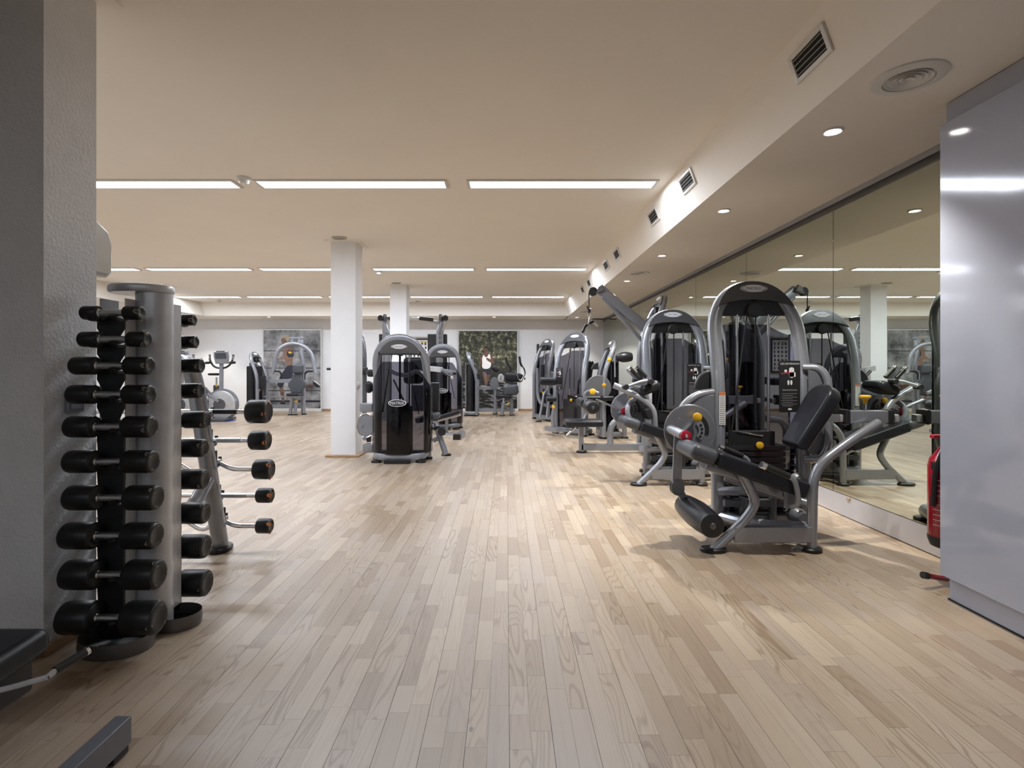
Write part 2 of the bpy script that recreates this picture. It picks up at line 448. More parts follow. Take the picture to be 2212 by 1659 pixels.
column(1, -2.192, -1.879, 6.636, 6.949)
column(2, -2.209, -1.897, 10.09, 10.40)
column(3, -6.80, -6.50, 10.02, 10.33)
q = MB(); q.box(((XL + 2.5) / 2, YB - .008, .03), (2.5 - XL, .016, .06), .004)
struct(q.build('baseboard_back', 'trim_wood'), 'low wood skirting along the back wall')
# mirrors: panel joints every 1.479 m
seams = [.74 - 1.479 * 0]
y0 = 2.503 * F / (1800 - CX)             # the joint nearest the camera
ys = [y0 + 1.479 * i for i in range(-2, 8)]
ys = [y for y in ys if y < YB - .1] + [YB - .005]
for a, b_ in zip(ys[:-1], ys[1:]):
    MB().box((XM + .006, (a + b_) / 2, (.166 + 2.309) / 2), (.012, b_ - a - .006, 2.309 - .166)).build('mirror_panel', 'mirror_glass', wall_right, smooth=0)
MB().box((XM + .008, (1.2 + YB) / 2, 2.325), (.04, YB - 1.2, .03), .004).build('mirror_top_rail', 'rail_metal', wall_right)
MB().box((XM + .005, (1.2 + YB) / 2, 2.352), (.012, YB - 1.2, .016), .002).build('mirror_upper_rail', 'rail_metal', wall_right)
kick = MB().box((XM + .012, (.8 + YB) / 2, .084), (.02, YB - .8, .156), .003).build('baseboard_right', 'kick_metal'); struct(kick, 'grey metal kick board under the mirrors')
p = at(1832, 1083, 2.50 * F / (1832 - CX))
MB().box((XM - .001, p.y, .145), (.012, .035, .018), .002).build('cable_outlet', 'trim_wood', kick)
p = at(1800, 520, 2.50 * F / (1800 - CX))
MB().cyl((XM - .004, p.y, p.z), (XM + .006, p.y, p.z), .008).build('mirror_clip', 'chrome', wall_right)

# ---------------------------------------------------------------- ceiling fittings
ROWS = ((-3.2, 'unseen rear'), (4.566, 'nearest'), (8.475, 'middle'), (11.75, 'farthest'))  # rear row is unseen, added to light the near face of the partition
SPANS = [(-.338, 1.288), (-2.135, -.500), (-3.93, -2.30), (-5.72, -4.06), (-7.30, -5.86)]
WORD = ['next to the vents', 'second from the vents', 'third from the vents', 'fourth from the vents', 'beside the left ceiling step']
for D, rn in ROWS:
    for i, (a, b_) in enumerate(SPANS):
        if rn == 'nearest' and i > 3 or D < 0 and i > 2: continue
        t = thing('ceiling_light', ('long fluorescent ceiling trough in the %s row, %s' % (rn, WORD[i])) if D > 0 else 'unseen fluorescent ceiling trough added behind the camera, %s' % WORD[i], 'ceiling light', ((a + b_) / 2, D, ZC), 'fluorescent ceiling troughs')
        q = MB(); xm, ln = (a + b_) / 2, b_ - a
        for sy in (-1, 1): q.box((xm, D + sy * .088, ZC - .007), (ln, .018, .014), .003)
        for sx in (-1, 1): q.box((xm + sx * (ln / 2 - .014), D, ZC - .007), (.028, .16, .014), .003)
        q.build('frame', 'white_plastic', t)
        MB().box((xm, D, ZC - .004), (ln - .058, .156, .006)).build('diffuser', 'tube_light', t, smooth=0)
        l = bpy.data.lights.new('trough_lamp', 'AREA'); l.shape = 'RECTANGLE'; l.size = ln - .06; l.size_y = .15; l.energy = TUBE_POWER * (.6 if D < 0 else .72 if D > 11 else 1); l.spread = math.radians(180); l.color = (.87, .95, 1.08)
        lo = bpy.data.objects.new('trough_lamp', l); C.objects.link(lo); lo.parent = t; lo.location = (0, 0, -.009)
def downlight(x, y, lab, power=1.0):
    t = thing('downlight', lab, 'downlight', (x, y, ZL), 'round recessed downlights')
    MB().tube([V((x + .044 * math.cos(a), y + .044 * math.sin(a), ZL - .003)) for a in [2 * PI * k / 24 for k in range(24)]], .008, 8, closed=True, ry=.006).build('trim_ring', 'white_plastic', t)
    MB().cyl((x, y, ZL - .004), (x, y, ZL + .004), .034).build('lens', 'spot_lens', t)
    l = bpy.data.lights.new('downlight_lamp', 'SPOT'); l.energy = SPOT_POWER * power; l.spot_size = math.radians(95); l.spot_blend = .6; l.shadow_soft_size = .02; l.color = (1, .95, .87)
    lo = bpy.data.objects.new('downlight_lamp', l); C.objects.link(lo); lo.parent = t; lo.location = (0, 0, -.02)
ORD = ['nearest', 'second', 'third', 'fourth', 'fifth', 'sixth', 'last']
for i, D in enumerate((2.835, 4.26, 5.95, 7.67, 9.43, 11.18, 13.1)):
    downlight(1.738, D, '%s round downlight in the lowered ceiling along the mirrors, counted from the camera' % ORD[i], (.6, 1.1, .9, .8, .7, .4, .3)[i])
for x, lab in ((-.3, 'right of the forest poster centre'), (-2.14, 'behind the second column'), (-3.97, 'hidden behind the front column'), (-5.8, 'above the concrete wall poster'), (-7.6, 'at the far left end')):
    if x == -3.97: continue
    downlight(x, 13.0, 'tiny round downlight in the back ceiling step, %s' % lab, .35)
for i, D in enumerate((2.32, 7.07, 11.85)):
    t = thing('air_diffuser', ('large round ceiling air diffuser nearest the camera', 'round ceiling air diffuser midway along the mirrors', 'round ceiling air diffuser at the far end')[i], 'air vent', (1.753, D, ZL), 'round air diffusers')
    MB().lathe((1.753, D, ZL - .001), (1.753, D, ZL - .012), [(0, .143), (.5, .14), (1, .12), (1, .098), (.2, .096)], 40).build('rim', 'white_plastic', t)
    MB().cyl((1.753, D, ZL - .0005), (1.753, D, ZL - .002), .097, 32).build('dark_throat', 'dark_void', t)
    for r in (.088, .068, .047, .025):
        MB().lathe((1.753, D, ZL - .002), (1.753, D, ZL - .013), [(0, r - .008), (1, r), (.9, r - .003), (0, r - .011)], 32).build('cone_ring', 'white_plastic', t)
sl = V((XS - XT, 0, ZL - ZC)).normalized(); nrm = V((sl.z, 0, -sl.x))
if nrm.x > 0: nrm = -nrm
for i, D in enumerate((2.49, 4.18, 5.14, 6.84, 7.57, 9.14, 9.91)):
    c = V((1.422, D, ZC - (1.422 - XT) / (XS - XT) * (ZC - ZL)))
    t = thing('air_vent', '%s air vent with dark slats in the sloping ceiling edge' % (ORD[i] if i else 'nearest, largest looking'), 'air vent', c, 'slatted air vents in the sloping ceiling edge')
    R = Matrix((V((0, 1, 0)), sl, V((0, 1, 0)).cross(sl))).transposed().to_4x4()
    q = MB()
    for sy in (-1, 1):
        q.box(c + V((0, sy * .132, 0)) + nrm * .006, (.026, .135, .012), .003, R); q.box(c + sl * (sy * .057) + nrm * .006, (.24, .022, .012), .003, R)
    q.build('frame', 'white_plastic', t)
    MB().box(c + nrm * .001, (.24, .095, .004), 0, R).build('dark_back', 'dark_void', t)
    for k_ in range(4):
        MB().box(c + sl * (-.036 + .024 * k_) + nrm * .005, (.24, .004, .009), 0, R).build('slat', 'vent_slat', t)
def smoke(x, y, lab):
    t = thing('smoke_detector', lab, 'smoke detector', (x, y, ZC), 'smoke detectors')
    MB().lathe((x, y, ZC), (x, y, ZC - .02), [(0, .056), (.6, .056), (1, .05)]).build('base', 'white_plastic', t)
    MB().lathe((x, y, ZC - .02), (x, y, ZC - .05), [(0, .042), (.5, .042), (1, .03)]).build('sensor_head', 'white_plastic', t)
for px, py, lab in ((527, 384, 'white smoke detector beside the nearest light row'), (818, 586, 'white smoke detector below the middle light row'), (902, 650, 'tiny smoke detector near the back ceiling step, behind the second column'), (473, 648, 'tiny smoke detector near the back ceiling step, far left')):
    D = (ZC - EYE) * F / (CY - py); smoke((px - CX) * D / F, D, lab)
for px, py, lab in ((733, 513, 'oval plate on the ceiling above the front column'), (856, 611, 'oval plate on the ceiling above the second column')):
    D = (ZC - EYE) * F / (CY - py); x = (px - CX) * D / F
    t = thing('ceiling_speaker', lab, 'ceiling plate', (x, D, ZC), 'oval ceiling plates')
    MB().prism((x, D, ZC - .014), (1, 0, 0), (0, 1, 0), rrect(.18, .13, .06), .014, .004).build('plate', 'cream_plastic', t)
    MB().prism((x, D, ZC - .017), (1, 0, 0), (0, 1, 0), rrect(.13, .07, .03), .003, 0).build('grille', 'vent_slat', t)
tag(MB().box((2.34, 13.6, ZL - .003), (.30, .2, .008), .002).build('ceiling_slot', 'dark_void'), 'dark slot in the ceiling at the far mirror corner', 'air vent')
t = thing('wall_button', 'round white knob plate on the side of the front column', 'wall plate', (-1.879, 6.73, .883))
MB().lathe((-1.8795, 6.73, .883), (-1.862, 6.73, .883), [(0, .047), (.6, .045), (1, .036)], 24).build('plate', 'white_plastic', t)
MB().lathe((-1.863, 6.73, .883), (-1.852, 6.73, .883), [(0, .02), (1, .016)], 20).build('centre_cap', 'cream_plastic', t)
# ---------------------------------------------------------------- shared machine pieces
def foot(q, p, a=.062, b=.045):
    q.prism((p[0], p[1], 0), (1, 0, 0), (0, 1, 0), ell(a, b, 20), .026, .006)
def lean_y(z, Ht, lean, zl):
    """the hoop leans back above zl"""
    k = max(0.0, (z - zl) / (Ht - zl))
    return lean * (k * k * .35 + k * .65)
def arch_pt(W, Ht, z0, lean, t, inset=0.0, e=2.2, zl=.95):
    """point of the tower hoop, t 0..pi, in tower space (x right, y back, z up)"""
    c, s_ = math.cos(t), math.sin(t)
    x = (W / 2 - inset) * math.copysign(abs(c) ** (2 / e), c)
    z = z0 + (Ht - inset - z0) * (max(s_, 0) ** (2 / e))
    return V((x, lean_y(z, Ht, lean, zl), z))
def emblem(root, M, o, u, v, a=.095, b=.028, dark=False, name='emblem'):
    u, v = V(u).normalized(), V(v).normalized(); n = u.cross(v)
    e = MB(M).prism(o, u, v, ell(a, b, 28), .004, .001).build(name, 'emblem_white', root)
    if dark:
        MB(M).prism(V(o) + n * .0035, u, v, ell(a * .92, b * .86, 28), .0015, 0).build('emblem_field', 'emblem_dark', e, base=ORIGIN[root.name])
        MB(M).text('MATRIX', V(o) + n * .0056, u, v, b * .75).stuff('lettering', 'emblem_white', e, 0, base=ORIGIN[root.name])
    else:
        q = MB(M)
        for sg in (-1, 1):
            pts = [V(o) + n * .0045 + u * (sg * a * .9 * math.cos(t)) + v * (b * .84 * math.sin(t)) for t in [(-.9 + 1.8 * k / 8) for k in range(9)]]
            q.tube(pts, .0022, 4)
        q.each('rim_line', 'emblem_dark', e, base=ORIGIN[root.name])
        MB(M).text('MATRIX', V(o) + n * .0046, u, v, b * .7).stuff('lettering', 'emblem_dark', e, 0, base=ORIGIN[root.name])
def placard(root, M, o, u, v, w_, h_, title):
    u, v = V(u).normalized(), V(v).normalized(); n = u.cross(v); o = V(o)
    B = ORIGIN[root.name]
    pl = MB(M).prism(o, u, v, rrect(w_, h_, .008), .006, .001).build('instruction_placard', 'black_plastic', root)
    f = o + n * .0068
    q = MB(M)
    hh = .012 if len(title) < 14 else .010
    q.text(title, f + v * (h_ * .44), u, v, hh * w_ / .14)
    q.prism(f + v * (h_ * .27) + u * w_ * .08, u, v, rrect(w_ * .24, h_ * .2, w_ * .1), .0004, 0)
    q.prism(f + v * (h_ * .30) - u * w_ * .2, u, v, ell(w_ * .07, w_ * .07, 14), .0004, 0)
    q.prism(f + v * (h_ * .23) + u * w_ * .12, u, v, rrect(w_ * .3, h_ * .09, .004), .0004, 0)
    for sx in (-1, 1):
        q.prism(f + v * (h_ * .075) + u * (sx * w_ * .07), u, v, ell(w_ * .05, h_ * .05, 10), .0004, 0)
    q.text('EXERCISE INSTRUCTION', f - v * (h_ * .07), u, v, .0062 * w_ / .14)
    q.prism(f - v * (h_ * .44), u, v, ell(w_ * .1, h_ * .02, 14), .0004, 0)
    q.stuff('white_print', 'print_white', pl, 0, base=B)
    MB(M).prism(f + v * (h_ * .255) - u * w_ * .14, u, v, [(-w_ * .28, -h_ * .02), (w_ * .2, h_ * .008), (w_ * .2, h_ * .025), (-w_ * .28, h_ * .0)], .0008, 0).build('red_muscle_mark', 'print_red', pl, 0, base=B)
    q = MB(M)
    for r_ in range(8):
        yy = -.14 - .034 * r_; ln = (.74, .5)[r_ % 2]
        q.prism(f + v * (h_ * yy) - u * (w_ * (.40 - ln / 2) - (w_ * .04 if r_ % 2 else 0)), u, v, [(-w_ * ln / 2, -.0012), (w_ * ln / 2, -.0012), (w_ * ln / 2, .0012), (-w_ * ln / 2, .0012)], .0004, 0)
    q.stuff('small_print', 'print_grey', pl, 0, base=B)
    return pl
def tower(root, loc, rot=0.0, W=.60, Ht=1.73, lean=.2, z0=1.0, r=.047, title=None, guard=True, back=False, shield=None, sticker=True, fine=True, rods=True, feet=True):
    """weight tower: hoop frame, cap with emblem, guide rods, stack, tinted guard. Front looks along -y of its own space"""
    M = Matrix.Translation(V(loc)) @ Matrix.Rotation(rot, 4, 'Z')
    B = ORIGIN[root.name]
    n = 24 if fine else 16
    zl = z0; z0 = Ht - .42 * W / .6
    AP = lambda t, inset=0.0: arch_pt(W, Ht - r, z0, lean, t, inset, zl=zl)
    side = [V((W / 2, lean_y(z, Ht, lean, zl), z)) for z in (.03, zl * .6, zl * .95, zl + (z0 - zl) * .35, zl + (z0 - zl) * .7)]
    pts = side + [AP(PI * k / n) for k in range(n + 1)] + [V((-p.x, p.y, p.z)) for p in side[::-1]]
    MB(M).tube(pts, r, 14 if fine else 10, ry=r * .8, up=(1, 0, 0)).build('hoop_frame', 'silver_paint', root)
    # front cap: crescent lying on the hoop; rear cap: deeper panel inside it
    o = AP(PI / 2); p2 = AP(math.radians(35)); tl = V((0, o.y - p2.y, o.z - p2.z)).normalized(); nn = V((1, 0, 0)).cross(tl)
    def uv(p): return (p.x, (p.z - o.z) / tl.z)
    def crescent(drop, mid, ins0, ins1, flat):
        th0 = 0.0
        for k in range(1, 90):
            if (o.z - AP(math.radians(k)).z) < drop: th0 = math.radians(k); break
        ang = [th0 + (PI - 2 * th0) * k / 20 for k in range(21)]
        outl = [uv(AP(t, ins0 + (ins1 - ins0) * abs(math.cos(t)) ** 2)) for t in ang]
        xe, ye = outl[-1]; xm = abs(xe)
        low = []
        for k in range(1, 12):
            q_ = -1 + 2 * k / 12
            low.append((xm * q_, -mid - (-ye - mid) * (abs(q_) ** flat)))
        return outl + low
    f_ = W / .6
    cap = MB(M).prism(o + nn * (r * .80 - .012), (1, 0, 0), tl, crescent(.17 * f_, .115 * f_, -r * .62, -r * .25, 2.4), .024, .006, 2).build('top_cap', 'dark_cap', root)
    capb = MB(M).prism(o - nn * (r * .80 + .008), (1, 0, 0), tl, crescent(.20 * f_, .19 * f_, r * .35, r * .35, 3), .020, .006, 2).build('rear_cap', 'dark_cap', root)
    ec = -.03 * f_
    if fine: emblem(root, M, o + nn * (r * .8 + .0115) + tl * ec, (1, 0, 0), tl)
    else: MB(M).prism(o + nn * (r * .8 + .0115) + tl * ec, (1, 0, 0), tl, ell(.09, .027, 20), .004, .001).build('emblem', 'emblem_white', root)
    if back:
        emblem(root, M, o - nn * (r * .80 + .0085) + tl * (ec * 3.2), (-1, 0, 0), tl)
    # pulley, cross head
    zc = Ht - .21
    yp = lean * .75
    MB(M).box((0, yp + .01, Ht - .185), (W - .09, .04, .13), .01).build('cross_head', 'black_plastic', root)
    MB(M).cyl((0, yp - .045, zc), (0, yp - .01, zc), .053, 24).build('pulley', 'black_plastic', root)
    if rods:
        for sx in (-.11, .11):
            MB(M).cyl((sx, yp, .12), (sx, yp, Ht - .15), .010, 10, 0).build('guide_rod', 'chrome', root)
        q = MB(M); q.tube([(.005, yp - .03, zc), (.005, yp - .03, .72)], .006, 6)
        q.tube([(-.05, yp - .03, zc), (-W / 2 + .09, yp - .09, .55)], .006, 6)
        q.each('cable', 'black_plastic', root)
        ws = MB(M).box((0, yp + .02, .36), (.30, .07, .60), .004).build('weight_stack', 'black_plastic', root)
        pm = None
        for k in range(12 if fine else 0):
            if pm is None:
                pm = MB(M).box((0, yp - .01, .10), (.27 if back else .39, .13, .036), .004).build('weight_plate', 'black_gloss', ws, base=B)
            else:
                c = pm.copy(); C.objects.link(c); c.parent = ws; c.location = (0, 0, .041 * k)
        if not fine: MB(M).box((0, yp - .01, .33), (.27 if back else .39, .13, .5), .004).build('weight_plates', 'black_gloss', root)
        q = MB(M); q.tube([(-.12, yp - .02, .66), (.06, yp - .02, .63)], .006, 8); q.build('selector_rod', 'chrome', root)
        MB(M).lathe((0, yp - .07, .575), (0, yp - .115, .575), [(0, .008), (.5, .01), (.55, .024), (.9, .025), (1, .018)], 20).build('selector_knob', 'yellow_plastic', root)
    # base
    q = MB(M); q.box((0, .0, .075), (W - .05, .07, .075), .01)
    q.tube([(-W / 2, .0, .07), (-W / 2 + .02, .28, .07), (W / 2 - .02, .28, .07), (W / 2, 0, .07)], .042, 10, .12, ry=.03)
    q.build('base_frame', 'silver_paint', root)
    q = MB(M)
    for sx in (-1, 1):
        foot(q, (sx * W / 2, 0)); foot(q, (sx * (W / 2 - .04), .25))
    if feet: q.each('rubber_foot', 'black_rubber', root)
    if guard:
        rows = []
        hw, dp, y0_ = (W / 2 + .058, .36, -.035) if back else (W / 2 - .01, .25, .03)
        for i in range(11):
            tz = i / 10; row = []
            for k in range(25):
                a = PI * k / 24
                x = hw * math.cos(a); y = y0_ + dp * math.sin(a) ** .75
                zt = ((1.35 if back else 1.43) / 1.73 * Ht) - (.34 if back else .10) * Ht / 1.73 * max(0, (abs(math.cos(a)) - .55) / .45)
                row.append(V((x, y, .10 + (zt - .10) * tz)))
            rows.append(row)
        MB(M).sheet(rows).build('tinted_guard', 'tinted_guard', root, 60)
    if back:      # black stack cover with badge, seen from behind
        ycov = .29
        MB(M).box((0, ycov - .02, .40), (.27, .03, .60), .008).build('stack_cover', 'black_gloss', root)
        emblem(root, M, (0, .328, .70), (-1, 0, 0), (0, 0, 1), .105, .042, True, 'stack_badge')
        MB(M).box((0, .33, .022), (.30, .06, .04), .006).build('skid_foot', 'black_rubber', root)
    if title:
        placard(root, M, (W / 2 - .125, -.052, .98), (1, 0, 0), (0, 0, 1), .14, .345, title)
    if sticker:
        st = MB(M).box((-W / 2 + .012, -r * .8 - .002, .83), (.045, .003, .22), .001).build('warning_label', 'print_white', root)
        MB(M).box((-W / 2 + .012, -r * .8 - .0035, .93), (.045, .002, .02), 0).build('orange_band', 'print_orange', st, base=B)
        q = MB(M)
        for k in range(14): q.box((-W / 2 + .012, -r * .8 - .0037, .91 - .0138 * k), (.036, .001, .005))
        q.stuff('small_print', 'print_grey', st, 0, base=B)
    if shield:
        sx = shield
        MB(M).prism((sx * (W / 2 + .03), .02, .96), (sx, 0, 0), (0, 0, 1), [(0, 0)] + ell(.115, .13, 10, 0, PI / 2), .05, .008).build('pulley_shield', 'black_plastic', root)
    return M
def roller(root, p0, p1, r=.068, name='roller_pad', cap=True):
    p0, p1 = V(p0), V(p1); d = (p1 - p0).normalized()
    o = MB().lathe(p0, p1, [(0, r * .8), (.03, r * .88), (.25, r), (.5, r * 1.06), (.75, r), (.97, r * .88), (1, r * .8)], 28).build(name, 'black_vinyl', root)
    if cap:
        c = MB().lathe(p0 - d * .012, p0 + d * .01, [(0, r * .6), (.3, r * .86), (1, r * .9)], 28).build('end_cap', 'black_plastic', o, base=ORIGIN[root.name])
        MB().lathe(p0 - d * .018, p0 + d * .005, [(0, r * .2), (.5, r * .3), (1, r * .32)], 16).build('axle_bolt', 'dark_cap', o, base=ORIGIN[root.name])
    return o
def knob(root, p, d, r=.025, L=.05, m='yellow_plastic', name='adjuster_knob'):
    p = V(p); d = V(d).normalized()
    return MB().lathe(p, p + d * L, [(0, r * .35), (.45, r * .4), (.5, r * .92), (.62, r), (.88, r), (1, r * .7)], 20).build(name, m, root)
def grip(root, p0, p1, r=.019, chrome_end=True):
    p0, p1 = V(p0), V(p1); d = (p0 - p1).normalized()
    g = MB().cyl(p0, p1, r, 16, .1).build('hand_grip', 'black_rubber', root)
    if chrome_end: MB().cyl(p0 - d * .002, p0 + d * .028, r * 1.06, 16, .12).build('grip_end', 'chrome', g, base=ORIGIN[root.name])
    return g
def pad(root, o, u, v, outline, th, m='black_vinyl', name='seat_pad', bev=.022):
    return MB().prism(o, u, v, outline, th, bev, 3).build(name, m, root, 50)

# ---------------------------------------------------------------- leg extension (near) and seated leg curl (behind it), one frame family
def leg_machine(kind, dy, label):
    O = V((0, dy, 0))
    P = lambda x, y, D: at(x, y, D) + O
    root = thing('leg_extension_machine' if kind == 'ext' else 'seated_leg_curl_machine', label, 'gym machine', V((1.6, 3.4 + dy, 0)))
    tower(root, (1.73, 3.62 + dy, 0), 0, .582, 1.72, .16, title='LEG EXTENSION' if kind == 'ext' else 'SEATED LEG CURL', shield=-1)
    # outboard frame
    MB().tube([P(1597, 1012, 3.2), P(1617.6, 1050, 3.2), P(1634, 1086, 3.2), P(1612, 1121, 3.2), P(1583, 1149, 3.2), P(1541, 1189, 3.2)], .029, 14, .09).build('front_leg', 'silver_paint', root)
    MB().tube([P(1754, 1192, 3.2), P(1755, 1100, 3.2), P(1757, 1012, 3.2), P(1835, 953, 3.22), P(1898, 913, 3.25)], .028, 14, .12).build('rear_leg', 'silver_paint', root)
    MB().bar(P(1583, 1153, 3.2), P(1750, 1153, 3.2), .055, .092).build('lower_beam', 'silver_paint', root)
    q = MB(); foot(q, P(1541, 1192, 3.2), .08, .05); foot(q, P(1754, 1193, 3.2), .058, .05); q.each('rubber_foot', 'black_rubber', root)
    MB().tube([P(1735, 1185, 3.2), P(1722, 1180, 3.22), P(1712, 1186, 3.24)], .011, 8, .02).build('anchor_lug', 'silver_paint', root)
    # beams from tower to outboard frame
    q = MB(); q.tube([V((1.44, 3.62, .10)) + O, V((1.56, 3.42, .10)) + O, P(1750, 1140, 3.22)], .035, 10, .1)
    q.tube([P(1566, 1030, 3.42), P(1660, 1063, 3.36), P(1745, 1088, 3.24)], .027, 12, .05)
    q.tube([V((1.44, 3.60, .27)) + O, V((1.58, 3.48, .30)) + O, V((1.99, 3.52, .26)) + O], .03, 10, .1)
    q.each('cross_beam', 'silver_paint', root)
    q = MB()
    for x_ in (1.58, 1.78, 1.93): q.cyl(V((x_, 3.56, .08)) + O, V((x_, 3.56, .24)) + O, .026, 14)
    q.box(V((1.72, 3.57, .20)) + O, (.54, .06, .05), .012)
    q.each('base_buffer', 'grey_panel', root)
    for z in (.16, .38):
        MB().lathe(V((1.86, 3.42, z)) + O, V((1.86, 3.32, z)) + O, [(0, .05), (.4, .05), (.6, .04), (1, .036)], 20).build('link_bearing', 'grey_panel', root)
    # seat: slopes down to the rear
    a = V((1.112, 3.30, .663)) + O; b_ = V((1.80, 3.30, .42)) + O
    u = (b_ - a).normalized(); nrm_ = u.cross(V((0, 1, 0)))     # points down or up
    if nrm_.z < 0: nrm_ = -nrm_
    L_ = (b_ - a).length
    # nose section and seat section
    R = Matrix((u, V((0, 1, 0)), u.cross(V((0, 1, 0))))).transposed().to_4x4()
    MB().box(a + u * .085 - nrm_ * .05, (.17, .33, .10), .042, R, 4).build('seat_nose', 'grey_vinyl', root)  # same black pad; its grey stands in for the lights it reflects
    MB().box(a + u * (.165 + (L_ - .165) / 2) - nrm_ * .05, (L_ - .165, .34, .095), .018, R, 3).build('seat_pad', 'black_vinyl', root)
    MB().box(a + u * .40 - nrm_ * .115, (.5, .12, .045), .01, R).build('seat_rail', 'silver_paint', root)
    # backrest
    bb = V((1.772, 3.35, .631)) + O; bt = V((1.995, 3.35, 1.01)) + O
    ub = (bt - bb).normalized(); vb = V((0, 1, 0)); hb = (bt - bb).length
    o_ = [(0, -.10), (hb * .62, -.125)] + [(hb - .09 + .09 * math.cos(t), .125 * math.sin(t)) for t in [(-PI / 2 + PI * k / 10) for k in range(11)]] + [(hb * .62, .125), (0, .10)]
    MB().prism(bb, ub, vb, [(p[0], p[1]) for p in o_], -.085 if ub.cross(vb).x < 0 else .085, .022, 3).build('backrest_pad', 'black_vinyl', root, 50)
    # sliding back support
    MB().bar(P(1778, 903, 3.34), P(1938, 903, 3.34), .046, .046).build('sliding_bar', 'brushed_steel', root)
    MB().bar(P(1829, 900, 3.34), P(1911, 900, 3.34), .075, .078).build('slide_sleeve', 'silver_paint', root)
    for x_ in (1822, 1916):
        MB().bar(P(x_ - 6, 900, 3.34), P(x_ + 7, 900, 3.34), .09, .095, bev=.012).build('sleeve_collar', 'black_plastic', root)
    p = P(1869, 888, 3.34); MB().cyl(p, p + V((0, 0, .055)), .012).build('knob_stem', 'chrome', root)
    MB().lathe(p + V((0, 0, .045)), p + V((0, 0, .10)), [(0, .012), (.5, .016), (.75, .034), (.9, .034), (1, .026)], 20).build('slide_knob', 'yellow_plastic', root)
    # cam disc, cover, tube
    cd = P(1489, 929, 3.55)
    MB().prism(cd + V((0, .014, 0)), (1, 0, 0), (0, 0, 1), ell(.168, .168, 48), .028, .005).build('cam_disc', 'grey_panel', root)
    MB().tube([cd + V((.168 * math.cos(t), -.008, .168 * math.sin(t))) for t in [2 * PI * k / 48 for k in range(48)]], .005, 6, closed=True).build('disc_rim', 'silver_paint', root)
    MB().prism(P(1541, 905, 3.60) , (1, 0, 0), (0, 0, 1), [(-.235, -.20), (.0, -.20), (.0, .165), (-.10, .15), (-.18, .09), (-.235, .0)], .012, .003).build('cover_plate', 'grey_panel', root)
    MB().tube([P(1545, 846, 3.62), P(1505, 852, 3.60), P(1478, 872, 3.58), P(1464, 905, 3.56)], .026, 12, .09).build('cover_tube', 'silver_paint', root)
    sl_ = ell(.125, .125, 10, -.25, 1.05) + ell(.098, .098, 10, -.25, 1.05)[::-1]
    MB().prism(cd + V((0, -.016, 0)), (1, 0, 0), (0, 0, 1), sl_, .003, 0).build('range_slot', 'black_plastic', root)
    sl2 = ell(.095, .095, 10, -.75, .85) + ell(.055, .055, 10, -.75, .85)[::-1]
    sec = MB().prism(cd + V((0, -.018, 0)), (1, 0, 0), (0, 0, 1), sl2, .006, .001).build('hole_plate', 'silver_paint', root)
    q = MB()
    for k in range(4):
        t = -.55 + .34 * k; p = cd + V((.076 * math.cos(t), -.024, .076 * math.sin(t))); q.cyl(p, p + V((0, -.003, 0)), .009, 12)
    q.stuff('range_holes', 'dark_void', sec, base=ORIGIN[root.name])
    pv = cd + V((-.045, -.03, -.02))
    MB().bar(pv + V((-.05, 0, -.02)), cd + V((.02, -.035, .075)), .02, .05, up=(0, 1, 0)).build('range_arm', 'silver_paint', root)
    knob(root, cd + V((.03, -.03, .092)), (0, -1, 0), .029, .05, name='range_knob')
    # C-shaped side handle by the tower
    MB().tube([P(1735, 794, 3.60), P(1772, 794, 3.55), P(1789, 822, 3.53), P(1789, 960, 3.53), P(1775, 992, 3.53), P(1736, 992, 3.58)], .026, 12, .08).build('side_frame_tube', 'silver_paint', root)
    MB().prism(P(1745, 980, 3.56), (1, 0, 0), (0, 0, 1), [(0, 0), (.12, .0), (.13, .1), (.13, .45), (.08, .54), (0, .56)], .012, .003).build('side_plate', 'grey_panel', root)
    if kind == 'ext':
        MB().cyl(V((1.085, 3.56, .70)) + O, V((1.134, 3.41, .67)) + O, .032, 18).build('pivot_tube', 'silver_paint', root)
        k = knob(root, V((1.134, 3.42, .67)) + O, (.2, -1, 0), .036, .045, 'red_plastic', 'pivot_cap')
        MB().cyl(V((1.140, 3.378, .67)) + O, V((1.142, 3.37, .67)) + O, .012, 12).build('pivot_bolt', 'chrome', k, base=ORIGIN[root.name])
        MB().bar(P(1466, 940, 3.46), P(1461, 1058, 3.46), .018, .062, up=(1, 0, 0)).build('lever_arm', 'silver_paint', root)
        for s_ in (-.018, .018):
            MB().prism(P(1462, 1052, 3.46) + V((0, s_, 0)), (1, 0, 0), (0, 0, 1), rrect(.085, .10, .04), .008, .002).build('roller_bracket', 'grey_panel', root)
        q = P(1470, 1035, 3.30); roller(root, V((1.19, 3.08, .19)) + O, V((1.19, 3.56, .19)) + O, .080)
        MB().bar(P(1462, 1050, 3.46), V((1.19, 3.46, .19)) + O, .018, .05, up=(1, 0, 0)).build('lever_end', 'silver_paint', root)
        grip(root, P(1653, 1008, 3.1), P(1704, 1030, 3.1), .022)
        MB().tube([P(1700, 1028, 3.1), P(1716, 1036, 3.1), P(1723, 1062, 3.1), P(1724, 1090, 3.1), P(1708, 1094, 3.14)], .015, 10, .04).build('handle_tube', 'silver_paint', root)
        MB().bar(P(1704, 1060, 3.15), P(1704, 1098, 3.15), .012, .06, up=(1, 0, 0)).build('handle_bracket', 'grey_panel', root)
        grip(root, P(1562, 968, 3.52), P(1604, 985, 3.52), .019)
        MB().tube([P(1603, 985, 3.52), P(1616, 992, 3.52), P(1622, 1020, 3.5)], .014, 10, .03).build('handle_tube', 'silver_paint', root)
    else:
        A = at
